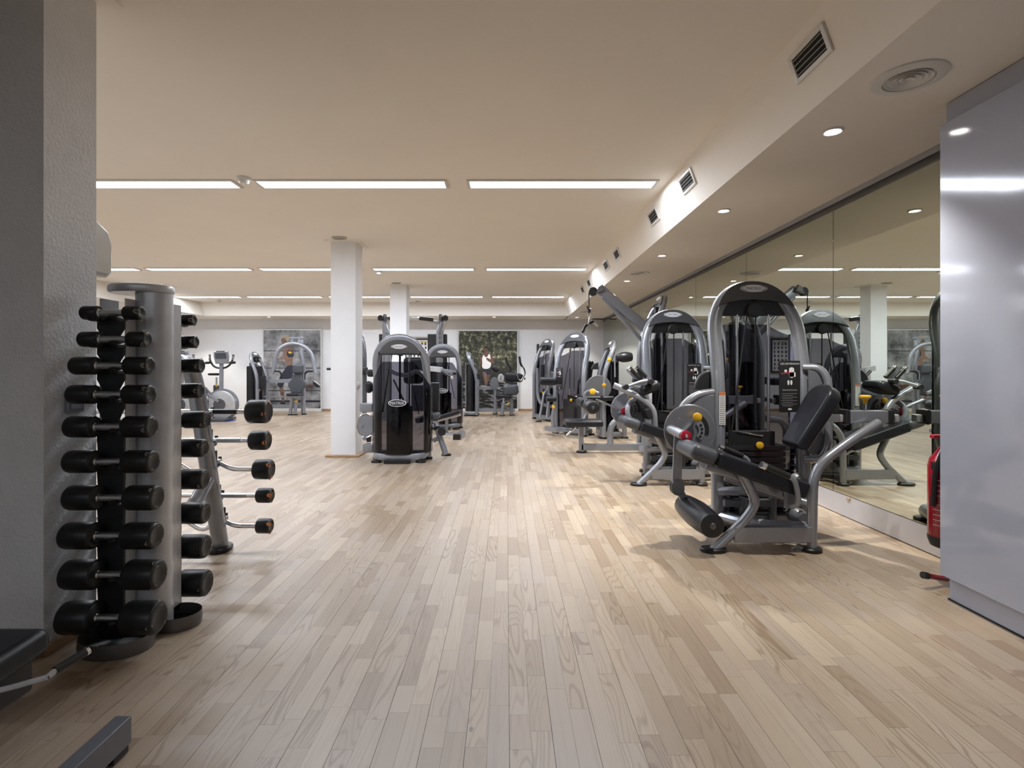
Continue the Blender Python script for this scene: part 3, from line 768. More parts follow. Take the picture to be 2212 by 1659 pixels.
        MB().bar(A(1347, 888, 5.25), A(1288, 863, 5.25), .018, .055, up=(0, 1, 0)).build('lever_arm', 'silver_paint', root)
        knob(root, A(1347, 888, 5.24), (0, -1, 0), .036, .05, 'red_plastic', 'pivot_cap')
        roller(root, A(1281, 881, 4.98), A(1281, 881, 4.98) + V((0, .30, 0)), .066)
        knob(root, A(1279, 848, 5.1), (0, -1, .3), .03, .05, name='roller_knob')
        MB().tube([A(1266, 870, 5.2), A(1262, 850, 5.2), A(1276, 843, 5.2), A(1292, 850, 5.2)], .018, 10, .05).build('roller_bracket', 'silver_paint', root)
        MB().tube([A(1326, 832, 5.15), A(1360, 847, 5.1), A(1394, 865, 5.08), A(1413, 886, 5.06), A(1415, 925, 5.06)], .029, 12, .1).build('thigh_arm', 'silver_paint', root)
        MB().tube([A(1372, 862, 5.2), A(1358, 872, 5.15), A(1354, 890, 5.12), A(1362, 912, 5.12)], .025, 12, .1).build('seat_front_tube', 'silver_paint', root)
        MB().tube([A(1352, 836, 5.0), A(1388, 823, 5.02), A(1408, 823, 5.04)], .016, 10, .04).build('cross_handle', 'silver_paint', root)
        for x_, y_ in ((1352, 836), (1406, 824)):
            p = A(x_, y_, 5.0); MB().cyl(p + V((0, -.02, 0)), p + V((0, .06, 0)), .028, 16).build('handle_end', 'black_plastic', root)
        grip(root, A(1363, 798, 5.1), A(1381, 817, 5.1), .02); grip(root, A(1377, 796, 5.14), A(1396, 815, 5.14), .02)
        MB().prism(A(1366, 806, 5.2), (.68, 0, -.73), (.73, 0, .68), rrect(.15, .055, .026), .012, .003).build('hole_plate_arm', 'silver_paint', root)
        pd = A(1403, 838, 5.08)
        MB().box(pd + V((0, .1, 0)), (.21, .30, .10), .04, (-.35, 'Y'), 3).build('thigh_pad', 'black_vinyl', root, 50)
        knob(root, A(1372, 855, 5.14), (0, -1, .2), .028, .05)
        MB().box(A(1397, 893, 5.1), (.05, .2, .10), .01, (-.3, 'Y')).build('seat_stop', 'black_plastic', root)
    return root
legext = leg_machine('ext', 0.0, 'leg extension machine nearest the camera on the right, lettered LEG EXTENSION on its placard')
legcurl = leg_machine('curl', 1.81, 'seated leg curl machine standing just behind the leg extension machine')

# ---------------------------------------------------------------- lat pulldown
t = thing('lat_pulldown_machine', 'tall lat pulldown machine with long slanting arm and hanging V bar', 'gym machine', (1.5, 6.95, 0))
tower(t, (1.80, 6.95, 0), -PI / 2, .50, 2.06, .24, 1.35, sticker=False, fine=False)
MB().bar(at(1295, 624, 6.95), at(1404, 717, 6.95), .06, .14, up=(0, 0, 1), bev=.03).build('upper_arm', 'silver_paint', t)
MB().bar(at(1300, 640, 6.95), at(1388, 737, 6.95), .05, .05, bev=.015).build('arm_brace', 'silver_paint', t)
MB().tube([at(1393, 968, 6.95), at(1393, 735, 6.95), at(1400, 712, 6.95), at(1428, 690, 6.95)], .045, 12, .08).build('main_post', 'silver_paint', t)
MB().bar(at(1375, 705, 6.95), at(1412, 688, 6.95), .05, .07).build('post_gusset', 'silver_paint', t)
p = at(1281, 630, 6.95); pl = MB().cyl(p + V((0, -.035, 0)), p + V((0, .035, 0)), .056, 24).build('arm_pulley', 'black_plastic', t)
MB().prism(at(1288, 628, 6.95) + V((0, -.03, 0)), (1, 0, 0), (0, 0, 1), [(-.02, -.05), (.10, -.01), (.07, .07), (.02, .04)], .06, .01).build('pulley_housing', 'grey_panel', t)
q = MB(); q.tube([at(1272, 632, 6.95), at(1272.5, 668, 6.95)], .007, 6); q.build('cable', 'black_plastic', t)
q = MB(); q.tube([at(1268, 661, 6.95), at(1272, 671, 6.95)], .01, 6); q.lathe(at(1272.5, 667, 6.95), at(1272.5, 676, 6.95), [(0, .015), (.3, .022), (1, .015)], 12); q.build('cable_stop', 'black_plastic', t)
c = at(1273, 681, 6.95); q = MB(); q.tube([c + V((.02 * math.cos(a), 0, .02 * math.sin(a))) for a in [2 * PI * k / 16 for k in range(16)]], .005, 6, closed=True)
q.tube([at(1273, 684, 6.95), at(1272, 692, 6.95), at(1271, 700, 6.95)], .006, 6); q.build('carabiner', 'chrome', t)
vb = MB().tube([at(1259, 717, 6.8), at(1264.5, 704, 6.9), at(1281, 694, 6.95), at(1291, 703, 7.0)], .018, 12, .03).build('pull_bar', 'black_rubber', t)
q = MB(); q.tube([at(1268, 702, 6.91), at(1272, 699.5, 6.92)], .021, 10); q.build('bar_collar', 'chrome', vb, base=ORIGIN[t.name])
q = MB(); q.tube([at(1282, 695, 6.95), at(1291, 703, 7.0)], .0195, 10); q.build('bar_end', 'brushed_steel', vb, base=ORIGIN[t.name])
MB().box(at(1259, 913, 6.95), (.48, .36, .085), .03, None, 3).build('seat_pad', 'black_vinyl', t, 50)
MB().bar(at(1255, 976, 6.95), at(1255, 921, 6.95), .06, .07).build('seat_post', 'silver_paint', t)
MB().bar(at(1255, 965.5, 6.95), at(1400, 965.5, 6.95), .07, .085).build('floor_beam', 'silver_paint', t)
MB().tube([at(1318, 960, 6.95), at(1318, 925, 6.95), at(1330, 908, 6.95), at(1360, 905, 6.95)], .042, 12, .1).build('rear_post', 'silver_paint', t)
MB().cyl(at(1224, 941, 6.85), at(1244, 922, 6.85), .014, 12).build('seat_lever', 'chrome', t)
MB().tube([at(1262, 905, 6.95), at(1268, 893, 6.95), at(1270, 875, 6.95)], .022, 10).build('roller_post', 'silver_paint', t)
MB().cyl(at(1265, 872, 6.7), at(1265, 872, 6.7) + V((0, .5, 0)), .06, 20).build('thigh_roller', 'black_vinyl', t)
q = MB(); foot(q, at(1256, 978, 6.95), .07, .05); q.each('rubber_foot', 'black_rubber', t)
MB().bar(at(1385, 970, 6.75), at(1420, 970, 7.15), .07, .08).build('rear_foot', 'silver_paint', t)

# ---------------------------------------------------------------- prone leg curl behind it (side view)
t = thing('prone_leg_curl_machine', 'machine with raised black roller pad beside the mirrors, behind the lat pulldown', 'gym machine', (1.7, 8.4, 0))
tower(t, (1.52, 8.55, 0), -PI / 2, .5, 1.555, .2, .95, sticker=False, fine=False, feet=False)
p0, p1 = at(1331, 772, 8.3), at(1366, 771, 8.3)
MB().lathe(p1, p0, [(0, .05), (.06, .066), (.35, .082), (.65, .08), (.94, .05), (1, .035)], 28).build('roller_pad', 'black_vinyl', t)
MB().lathe(p1 + V((.006, 0, 0)), p1 - V((.004, 0, 0)), [(0, .02), (1, .03)], 16).build('axle_bolt', 'dark_cap', t)
MB().bar(at(1325, 765, 8.35), at(1326, 815, 8.35), .03, .06, up=(1, 0, 0)).build('lever_arm', 'silver_paint', t)
MB().prism(at(1322, 776, 8.36), (1, 0, 0), (0, 0, 1), ell(.085, .085, 24), .02, .004).build('range_disc', 'grey_panel', t)
knob(t, at(1315, 777, 8.3), (0, -1, 0), .03)
MB().prism(at(1292, 838, 8.3), (1, 0, 0), (0, 0, 1), ell(.20, .20, 32), .03, .006).build('cam_disc', 'grey_panel', t)
knob(t, at(1304, 832, 8.2), (0, -1, 0), .03)
MB().prism(at(1293, 798, 8.3), (-1, 0, 0), (0, 0, 1), [(0, 0)] + ell(.11, .11, 10, 0, PI / 2), .05, .008).build('pulley_shield', 'black_plastic', t)
MB().box(at(1290, 860, 8.35), (.5, .3, .08), .03).build('bench_pad', 'black_vinyl', t, 50)
q = MB()
for x_ in (1300, 1349):
    q.bar(at(x_, 945, 8.4), at(x_, 870, 8.4), .06, .07, up=(0, 1, 0))
q.bar(at(1297, 921, 8.4), at(1352, 921, 8.4), .06, .07); q.bar(at(1300, 888, 8.4), at(1349, 888, 8.4), .06, .07)
q.each('frame_bar', 'silver_paint', t)
q = MB(); foot(q, at(1300, 946, 8.4)); foot(q, at(1349, 946, 8.4)); q.each('rubber_foot', 'black_rubber', t)

# ---------------------------------------------------------------- tower machine turned to the left with arm pad
t = thing('arm_curl_machine', 'machine with black arm pad on its left post, front tower of the far right group', 'gym machine', (1.05, 8.8, 0))
M_ = tower(t, (1.045, 8.84, 0), -.80, .60, 1.70, .2, title=None, sticker=False, fine=False)
placard(t, M_, (-.17, -.05, .93), (1, 0, 0), (0, 0, 1), .14, .36, 'ARM CURL')
pc = at(1184, 824, 8.5)
MB().box(pc, (.28, .22, .12), .045, None, 3).build('arm_pad', 'black_vinyl', t, 50)
MB().box(at(1207, 822, 8.62), (.10, .10, .12), .012).build('pad_clamp', 'black_plastic', t)
MB().box(at(1272, 800, 9.25), (.10, .3, .34), .04, (.15, 'Y'), 3).build('backrest_pad', 'black_vinyl', t, 50)
MB().box(at(1262, 850, 9.2), (.22, .36, .5), .05, (.1, 'Y'), 3).build('seat_back_pad', 'grey_vinyl', t, 50)
MB().bar(at(1205, 930, 8.62), at(1180, 925, 9.0), .07, .07).build('floor_beam', 'silver_paint', t)
MB().tube([at(1196, 935, 8.8), at(1193, 900, 8.8), at(1197, 880, 8.8)], .03, 10).build('seat_post', 'silver_paint', t)
MB().box(at(1190, 862, 8.9), (.16, .3, .07), .025, None, 3).build('seat_pad', 'black_vinyl', t, 50)
knob(t, at(1195, 880, 8.7), (0, -1, .2), .026)

# ---------------------------------------------------------------- farthest tower machine on the right
t = thing('chest_press_machine', 'farthest silver tower machine on the right, in front of a narrow black board', 'gym machine', (.75, 11.3, 0))
tower(t, (.74, 11.42, 0), -1.12, .60, 1.74, .2, sticker=False, fine=False, guard=True)
MB().box(at(1172, 800, 11.15), (.08, .14, .28), .03).build('chest_pad', 'black_vinyl', t, 50)
MB().tube([at(1161, 795, 11.2), at(1161, 850, 11.2), at(1166, 870, 11.15), at(1180, 877, 11.1), at(1196, 878, 11.1)], .035, 10, .1).build('curved_arm', 'silver_paint', t)
q = MB()
q.tube([at(1165, 905, 11.0), at(1175, 850, 11.1), at(1190, 830, 11.2)], .025, 10, .05); q.tube([at(1180, 905, 11.0), at(1187, 850, 11.1)], .025, 10)
q.bar(at(1160, 903, 11.0), at(1196, 903, 11.0), .06, .05)
q.each('frame_bar', 'silver_paint', t)
MB().prism(at(1188, 820, 11.15), (1, 0, 0), (0, 0, 1), ell(.14, .17, 28), .02, .004).build('cam_disc', 'grey_panel', t)
MB().box(at(1190, 857, 11.0), (.16, .3, .08), .03, None, 3).build('seat_pad', 'black_vinyl', t, 50)
knob(t, at(1196, 878, 10.95), (0, 0, 1), .028)
q = MB(); foot(q, at(1164, 907, 11.0)); foot(q, at(1192, 907, 11.0)); q.each('rubber_foot', 'black_rubber', t)
tag(MB().box(at(1162, 824, 12.3) + V((0, 0, 0)), (.05, .3, 1.66), .006).build('black_board', 'black_plastic'), 'narrow tall black board standing behind the farthest right machine', 'board')
bpy.data.objects['black_board'].location.z = .83 - at(1162, 824, 12.3).z
# ---------------------------------------------------------------- machine seen from behind, centre of the room
t = thing('low_row_machine', 'large machine seen from behind beside the front column, oval badge on black stack cover', 'gym machine', (-1.3, 6.4, 0))
XH = (868 - CX) * 6.42 / F
tower(t, (XH, 6.48, 0), PI, .60, 1.51, .22, .75, back=True, sticker=False, fine=True)
A = lambda x, y, D: at(x, y, D)
# left: arm boxes and pulley disc
MB().box(A(793, 880, 6.55), (.16, .12, .11), .02).build('upper_arm_box', 'silver_paint', t)
MB().box(A(797, 967, 6.5), (.14, .12, .115), .03).build('lower_arm_box', 'silver_paint', t)
pd = A(793, 918, 6.52)
MB().prism(pd, (1, 0, 0), (0, 0, 1), ell(.11, .145, 36), .05, .012).build('pulley_disc', 'silver_paint', t)
MB().tube([pd + V((.11 * math.cos(a), -.055, .145 * math.sin(a))) for a in [2 * PI * k / 36 for k in range(36)]], .007, 6, closed=True).build('disc_rim', 'chrome', t)
MB().cyl(A(782, 919, 6.46), A(782, 919, 6.44), .014, 12).build('disc_bolt', 'chrome', t)
MB().cyl(A(788, 947, 6.50), A(788, 947, 6.45), .026, 16).build('idler_pulley', 'silver_paint', t)
MB().box(A(797, 948, 6.5), (.05, .06, .075), .008).build('rubber_stop', 'black_plastic', t)
for y_, r_ in ((836, .075), (806, .045)):
    p = A(797 + (0 if y_ == 836 else 5), y_, 6.5)
    MB().box(p, (.09, .10, r_ * 2), r_ * .6, None, 3).build('side_shield', 'black_plastic', t)
# inside: pads seen through the guard
MB().box(A(893, 800, 7.1), (.26, .12, .36), .05, None, 3).build('chest_pad', 'black_vinyl', t, 50)
MB().tube([A(838, 795, 6.95), A(852, 806, 6.95), A(880, 812, 6.95), A(900, 800, 6.95), A(915, 812, 6.95)], .03, 10, .06).build('press_arm', 'silver_paint', t)
MB().box(A(905, 860, 6.95), (.20, .05, .34), .015).build('rear_panel', 'grey_panel', t)
MB().box(A(938, 857, 6.75), (.13, .10, .36), .015).build('side_panel', 'black_plastic', t)
q = MB(); q.tube([A(846, 765, 6.38), A(826, 890, 6.38)], .011, 8); q.tube([A(864, 760, 6.38), A(864, 870, 6.38)], .013, 8); q.tube([A(850, 820, 6.40), A(875, 872, 6.40)], .011, 8)
q.each('belt', 'black_plastic', t)
# right: seat and leg
MB().prism(A(926, 908, 6.7), (.97, 0, .22), (0, 1, 0), rrect(.30, .34, .09, 6), .07, .02, 3).build('seat_pad', 'grey_vinyl', t, 50)
MB().tube([A(963, 982, 6.55), A(944, 925, 6.6), A(941, 914, 6.62)], .037, 14).build('seat_leg', 'silver_paint', t)
MB().tube([A(936, 952, 6.6), A(952, 944, 6.6)], .03, 10).build('leg_link', 'silver_paint', t)
p = A(955, 932, 6.5); MB().cyl(p, p + V((0, -.03, 0)), .05, 24).build('adjuster_wheel', 'black_plastic', t)
MB().cyl(A(942, 921, 6.6), A(944, 927, 6.6), .048, 18).build('seat_collar', 'black_plastic', t)
q = MB(); foot(q, fl(964, 984)); q.each('rubber_foot', 'black_rubber', t)

# second one behind it
t = thing('chest_press_machine', 'machine seen from behind with a black bench and lever handle, behind the central machine', 'gym machine', (-1.2, 9.7, 0))
XI = (957 - CX) * 9.7 / F
tower(t, (XI, 9.85, 0), PI, .58, 1.55, .22, .75, back=True, sticker=False, fine=False)
MB().bar(A(918, 795, 9.3), A(955, 799, 9.1), .05, .09).build('lever_arm', 'brushed_steel', t)
MB().bar(A(952, 799, 9.1), A(984, 805, 9.1), .05, .06).build('lever_end', 'silver_paint', t)
grip(t, A(975, 815, 8.8), A(955, 802, 8.9), .026)
MB().cyl(A(978, 806, 9.0), A(986, 806, 9.0), .03, 14).build('handle_end', 'black_plastic', t)
MB().bar(A(938, 905, 9.0), A(994, 889, 8.9), .26, .07, bev=.02).build('bench_pad', 'black_vinyl', t, 50)
MB().bar(A(938, 911, 9.0), A(994, 896, 8.9), .12, .04).build('bench_rail', 'brushed_steel', t)
MB().tube([A(950, 935, 8.9), A(960, 940, 8.8), A(985, 941, 8.8)], .04, 10, .1).build('floor_tube', 'silver_paint', t)
MB().bar(A(988, 945, 8.3), A(999, 937, 8.7), .10, .10).build('end_foot', 'silver_paint', t)
MB().bar(A(986, 946.5, 8.2), A(989, 944.5, 8.3), .11, .11, bev=.004).build('end_cap', 'black_plastic', t)
for x_ in (945, 965): MB().bar(A(x_, 945, 8.95), A(x_, 905, 8.95), .05, .05, up=(0, 1, 0)).build('bench_leg', 'silver_paint', t)

# ---------------------------------------------------------------- dual cable machine with chin-up bar at the back
t = thing('cable_machine', 'tall dual cable machine with curved chin-up bar, partly behind the second column', 'gym machine', (-1.9, 11.6, 0))
for px in (836, 948):
    MB().tube([A(px, 905, 11.5), A(px, 715, 11.5), A(px + (-6 if px < 900 else 6), 700, 11.5), A(px + (-3 if px < 900 else 4), 688, 11.5)], .058, 12, .12).build('upright', 'silver_paint', t)
    MB().tube([A(px + (-8 if px < 900 else 8), 905, 11.7), A(px + (-8 if px < 900 else 8), 712, 11.7), A(px + (-13 if px < 900 else 17), 688, 11.6)], .022, 10, .1).build('guide_post', 'chrome', t)
    sx = -1 if px < 900 else 1
    MB().cyl(A(px + sx * 14, 687, 11.3), A(px + sx * 14, 687, 11.7), .062, 20).build('end_knob', 'black_plastic', t)
    MB().box(A(px + sx * 4, 686, 11.4), (.07, .12, .14), .02).build('pulley_block', 'dark_cap', t)
    for k in range(5): MB().box(A(px + sx * 2, 720 + k * 10, 11.42), (.05, .012, .02), .003).build('height_mark', 'dark_cap', t)
MB().tube([A(832, 686, 11.5), A(880, 688, 11.3), A(915, 690, 11.3), A(952, 698, 11.5)], .035, 10, .3).build('chin_up_bar', 'brushed_steel', t)
for x0, x1 in ((840, 862), (906, 936)):
    MB().tube([A(x0, 687.5, 11.28), A(x1, 690.5, 11.28)], .042, 10).build('bar_grip', 'black_rubber', t)
MB().box(A(945, 812, 11.9), (.42, .16, 1.86), .01).build('weight_housing', 'black_plastic', t)
MB().box(A(945, 812, 11.9) + V((0, 0, 0)), (.40, .17, 1.82), .01).build('housing_face', 'black_gloss', t)
MB().box(A(833, 812, 11.9), (.26, .16, 1.86), .01).build('weight_housing', 'black_plastic', t)
MB().box(A(836, 905, 11.5), (.5, .5, .06), .01).build('base_plate', 'silver_paint', t); MB().box(A(948, 905, 11.5), (.4, .5, .06), .01).build('base_plate', 'silver_paint', t)
for o_ in t.children:
    pass
# framed exercise chart on the wall
t = thing('exercise_chart', 'framed white exercise chart with small dark pictures, behind the central machines', 'wall chart', A(915, 770, 13.7))
MB().box(A(915, 768, 13.70), (.66, .03, .86), .006).build('frame', 'black_plastic', t)
MB().box(A(915, 768, 13.683), (.60, .004, .80), 0).build('sheet', 'print_white', t)
rr = random.Random(3); q = MB()
for i in range(6):
    for j in range(7):
        c = A(915, 768, 13.68) + V((-.24 + .096 * i, 0, -.33 + .105 * j))
        q.box(c + V((rr.uniform(-.008, .008), 0, 0)), (.03 + .025 * rr.random(), .003, .035 + .03 * rr.random()), .001)
        q.box(c + V((rr.uniform(-.02, .02), 0, .03)), (.02, .003, .02), .001)
q.stuff('printed_figures', 'emblem_dark', t)
MB().box(A(915, 738, 13.678), (.3, .003, .03), 0).build('printed_heading', 'yellow_plastic', t)
t = thing('wall_ledge', 'white horizontal ledge on the back wall above the exercise chart', 'ledge', A(912, 727, 13.68))
MB().box(A(912, 727, 13.66), (.75, .14, .035), .008).build('body', 'white_plastic', t)
MB().box(A(912, 729.5, 13.6), (.7, .02, .01), .002).build('edge_strip', 'emblem_white', t)

# ---------------------------------------------------------------- machine standing behind the front column
t = thing('multi_press_machine', 'dark machine half hidden behind the front white column, handle and tall frame showing', 'gym machine', (-2.35, 8.9, 0))
MB().tube([A(786, 925, 8.9), A(786, 770, 8.9), A(783, 735, 8.95), A(770, 715, 9.0)], .05, 12, .15).build('upright', 'dark_cap', t)
MB().box(A(760, 850, 9.05), (.40, .2, 1.2), .03).build('stack_housing', 'black_plastic', t)
MB().box(A(789, 803, 8.8), (.06, .2, .10), .025).build('side_pad', 'black_plastic', t)
MB().cyl(A(782, 796, 8.8), A(793, 796, 8.75), .022, 14).build('handle', 'black_plastic', t)
MB().box(A(776, 927, 8.95) * 1 + V((0, 0, .03 - A(776, 927, 8.95).z)), (.36, .5, .06), .01).build('base_plate', 'silver_paint', t)
MB().cyl(A(706, 797, 8.6), A(716, 797, 8.6), .02, 14).build('handle_end', 'black_plastic', t)
MB().bar(A(712, 797, 8.62), A(770, 800, 8.9), .03, .03).build('handle_bar', 'dark_cap', t)

# ---------------------------------------------------------------- abdominal machine before the forest poster
t = thing('ab_crunch_machine', 'abdominal machine with black seat and chrome handles in front of the forest poster', 'gym machine', (-.3, 12.4, 0))
D = 12.4
tower(t, (A(1030, 850, D).x, D + .12, 0), PI / 2, .5, 1.50, .22, .85, sticker=False, fine=False)
MB().box(A(1020, 842, D + .1), (.16, .42, 1.2), .02).build('stack_guard', 'black_plastic', t)
MB().box(A(1034, 813, D - .1), (.09, .10, .14), .012).build('post_clamp', 'black_plastic', t)
MB().bar(A(1033, 838, D), A(1072, 838, D), .06, .075).build('upper_beam', 'silver_paint', t)
MB().bar(A(1033, 886, D), A(1112, 886, D), .06, .075).build('floor_beam', 'silver_paint', t)
MB().tube([A(1070, 893, D), A(1070, 845, D), A(1068, 824, D)], .045, 12, .05).build('pivot_post', 'silver_paint', t)
MB().prism(A(1068, 828, D - .04), (1, 0, 0), (0, 0, 1), ell(.10, .15, 24), .02, .004).build('pivot_disc', 'grey_panel', t)
MB().prism(A(1082, 817, D - .1), (1, 0, 0), (0, 0, 1), ell(.075, .10, 24), .03, .006).build('arm_disc', 'brushed_steel', t)
MB().tube([A(1082, 812, D - .15), A(1079, 822, D - .15), A(1092, 827, D - .15)], .014, 8, .08).build('arm_hook', 'chrome', t)
MB().box(A(1103, 842, D), (.36, .36, .24), .06, (-.12, 'Y'), 3).build('backrest_pad', 'grey_vinyl', t, 50)
MB().box(A(1088, 856, D), (.36, .36, .08), .03, (.06, 'Y'), 3).build('seat_pad', 'black_vinyl', t, 50)
MB().box(A(1110, 815, D + .1), (.42, .36, .2), .06, (.1, 'Y'), 3).build('chest_pad', 'black_vinyl', t, 50)
MB().box(A(1070, 797, D), (.18, .2, .12), .05, (.7, 'Y'), 3).build('arm_roll', 'black_vinyl', t, 50)
MB().tube([A(1122, 773, D - .15), A(1124, 786, D - .15), A(1132, 796, D - .15), A(1135, 806, D - .15), A(1124, 826, D - .15), A(1112, 800, D - .15)], .018, 10, .1).build('handle_tube', 'chrome', t)
MB().tube([A(1122, 770, D - .15), A(1124, 785, D - .15), A(1128, 792, D - .15)], .026, 10, .05).build('hand_grip', 'black_rubber', t)
MB().tube([A(1092, 772, D + .25), A(1096, 786, D + .25), A(1104, 797, D + .25), A(1102, 803, D + .25)], .022, 10, .05).build('hand_grip', 'black_rubber', t)
MB().cyl(A(1132, 818, D - .2), A(1135, 818, D - .2), .026, 12).build('handle_end', 'black_plastic', t)
MB().cyl(A(1084, 897, D - .2), A(1088, 868, D - .2), .042, 14).build('seat_post', 'silver_paint', t)
MB().cyl(A(1087, 875, D - .2), A(1088, 860, D - .2), .025, 12).build('seat_piston', 'chrome', t)
MB().tube([A(1105, 896, D), A(1104, 860, D)], .045, 12).build('rear_post', 'silver_paint', t)
knob(t, A(1094, 872, D - .2), (1, 0, 0), .026, .07)
MB().bar(A(1090, 878, D - .1), A(1104, 886, D), .05, .06).build('seat_link', 'silver_paint', t)
q = MB(); foot(q, fl(1085, 898)); foot(q, fl(1106, 897)); foot(q, fl(1070, 895)); q.each('rubber_foot', 'black_rubber', t)

# ---------------------------------------------------------------- shoulder press before the concrete poster
t = thing('shoulder_press_machine', 'shoulder press with big curved silver bow and grey backrest, in front of the concrete poster', 'gym machine', (-5.6, 12.8, 0))
D = 12.7
tower(t, (A(562, 850, D).x, D + .1, 0), PI / 2, .5, 1.5, .22, .85, sticker=False, fine=False)
MB().box(A(550, 845, D + .1), (.2, .42, 1.2), .02).build('stack_guard', 'black_plastic', t)
MB().box(A(568, 827, D - .12), (.12, .08, .33), .012).build('side_cover', 'black_plastic', t)
n = 14; pts = [A(588, 808, D)] + [A(633 - 40 * math.cos(PI * k / n) if k < n / 2 else 633 + 45 * -math.cos(PI * k / n), 790 - 48 * math.sin(PI * k / n) ** .8, D) for k in range(n + 1)] + [A(682, 807, D)]
MB().tube(pts, .048, 12, .05).build('press_bow', 'silver_paint', t)
for a_, b_, c_ in ((592, 604, 608), (676, 664, 658)):
    MB().tube([A(a_, 802, D), A(b_, 802, D), A(c_, 808, D), A(c_, 820, D)], .022, 10, .06).build('hand_grip', 'black_rubber', t)
MB().tube([A(655, 892, D + .3), A(655, 785, D + .3), A(650, 765, D + .3), A(652, 735, D + .35)], .055, 12, .1).build('rear_mast', 'silver_paint', t)
MB().bar(A(626, 730, D + .35), A(657, 730, D + .35), .06, .05).build('counterweight_beam', 'silver_paint', t)
for x_ in (631, 646): MB().bar(A(x_ - 1, 742, D + .3), A(x_ + 2, 730, D + .35), .05, .04).build('beam_strut', 'silver_paint', t)
MB().bar(A(573, 823, D), A(632, 823, D), .06, .09).build('upper_beam', 'silver_paint', t)
MB().bar(A(570, 857, D), A(612, 857, D), .05, .04).build('middle_rail', 'silver_paint', t)
MB().bar(A(570, 878, D), A(658, 878, D), .06, .08).build('floor_beam', 'silver_paint', t)
bk = [(0.06, .20), (.13, .24), (.13, .40), (.10, .50), (-.10, .50), (-.13, .40), (-.13, .24), (-.06, .20)]
MB().box(A(644, 797, D - .1), (.25, .10, .23), .06, None, 3).build('headrest_pad', 'grey_vinyl', t, 50)
o_ = A(640, 850, D - .1)
MB().prism(o_ + V((0, .1, 0)), (1, 0, 0), (0, 0, 1), [(-.13, 0), (.13, 0), (.15, .08), (.22, .18), (.22, .24), (.13, .34), (.13, .47), (-.10, .47), (-.12, .34), (-.20, .24), (-.20, .16), (-.14, .08)], .10, .03, 3).build('backrest_pad', 'grey_vinyl', t, 50)
MB().box(A(638, 852, D - .25), (.28, .4, .07), .03, None, 3).build('seat_pad', 'black_vinyl', t, 50)
for x_, y_ in ((627, 895), (637, 893)):
    MB().tube([A(x_, y_, D - .15), A(x_ + 4, 860, D - .15)], .04, 12).build('seat_post', 'silver_paint', t)
knob(t, A(634, 867, D - .25), (1, 0, 0), .028, .08); knob(t, A(631, 763, D - .1), (-1, 0, .2), .028, .08)
MB().tube([A(656, 893, D), A(656, 800, D)], .035, 10).build('side_post', 'silver_paint', t)
q = MB(); foot(q, A(627, 0, D - .15)); foot(q, A(638, 0, D - .15)); foot(q, A(657, 0, D + .0)); q.each('rubber_foot', 'black_rubber', t)

# ---------------------------------------------------------------- exercise bikes
def bike(x0, label, D=11.2):
    O = V(((x0 - 480) * D / F, 0, 0)); A = lambda x, y, d=D: at(x, y, d) + O
    t = thing('exercise_bike', label, 'exercise bike', (A(480, 905).x, D, 0), 'exercise bikes')
    w_ = A(481, 874)
    MB().lathe(w_ + V((0, -.06, 0)), w_ + V((0, .06, 0)), [(0, .10), (.02, .30), (.3, .335), (.7, .335), (.98, .30), (1, .1)], 40).build('flywheel_housing', 'grey_panel', t)
    MB().lathe(w_ + V((0, -.075, 0)), w_ + V((0, -.05, 0)), [(0, .27), (.5, .295), (1, .30)], 40).build('wheel_cover', 'brushed_steel', t)
    MB().lathe(w_ + V((-.03, -.085, 0)), w_ + V((-.03, -.07, 0)), [(0, .11), (1, .14)], 28).build('hub_cover', 'dark_cap', t)
    MB().bar(A(448, 850, D - .12), A(472, 868, D - .12), .02, .05).build('crank_arm', 'silver_paint', t)
    MB().tube([A(478, 845), A(478.5, 780)], .042, 12).build('mast', 'silver_paint', t)
    c = A(478, 772, D - .1)
    MB().prism(c + V((0, .04, 0)), (1, 0, 0), (0, -.2, 1), [(-.13, -.13), (.13, -.13), (.155, .02), (.145, .135), (-.145, .135), (-.155, .02)], .06, .02, 2).build('console', 'silver_paint', t)
    MB().prism(c + V((0, -.035, .03)), (1, 0, 0), (0, -.2, 1), rrect(.22, .12, .02), .004, .001).build('console_screen', 'grey_vinyl', t)
    MB().box(c + V((0, -.03, .125)), (.18, .02, .02), .004).build('console_badge', 'dark_cap', t)
    MB().tube([A(453, 766), A(453, 778), A(461, 791), A(470, 795), A(486, 795), A(495, 790), A(503, 778), A(504, 766)], .020, 10, .06).build('handlebar', 'black_rubber', t)
    for x_ in (443, 495):
        MB().tube([A(x_ + 1, 784, D - .05), A(x_ + 13, 783, D - .05)], .026, 10).build('arm_rest', 'black_rubber', t)
    for x_ in (452.5, 504): MB().tube([A(x_, 768, D - .03), A(x_ - 1, 778, D - .03)], .012, 8).build('pulse_sensor', 'chrome', t)
    MB().prism(A(466, 811, D + .35), (1, 0, 0), (0, 1, 0), [(-.14, -.06), (.04, -.03), (.14, -.015), (.14, .015), (.04, .03), (-.14, .06)], .05, .02, 2).build('saddle', 'black_vinyl', t, 50)
    MB().tube([A(467, 850, D + .35), A(467, 815, D + .35)], .022, 10).build('saddle_post', 'chrome', t)
    MB().bar(A(467, 905, D + .35), A(467, 832, D + .35), .08, .09, up=(0, 1, 0)).build('rear_body', 'dark_cap', t)
    knob(t, A(470, 833, D + .28), (0, -1, 0), .026)
    MB().tube([A(440, 838, D + .1), A(460, 862, D + .2), A(467, 880, D + .3)], .05, 10, .1).build('body_tube', 'dark_cap', t)
    MB().box(A(480, 906), (.36, .5, .06), .02).build('floor_foot', 'dark_cap', t)
    return t
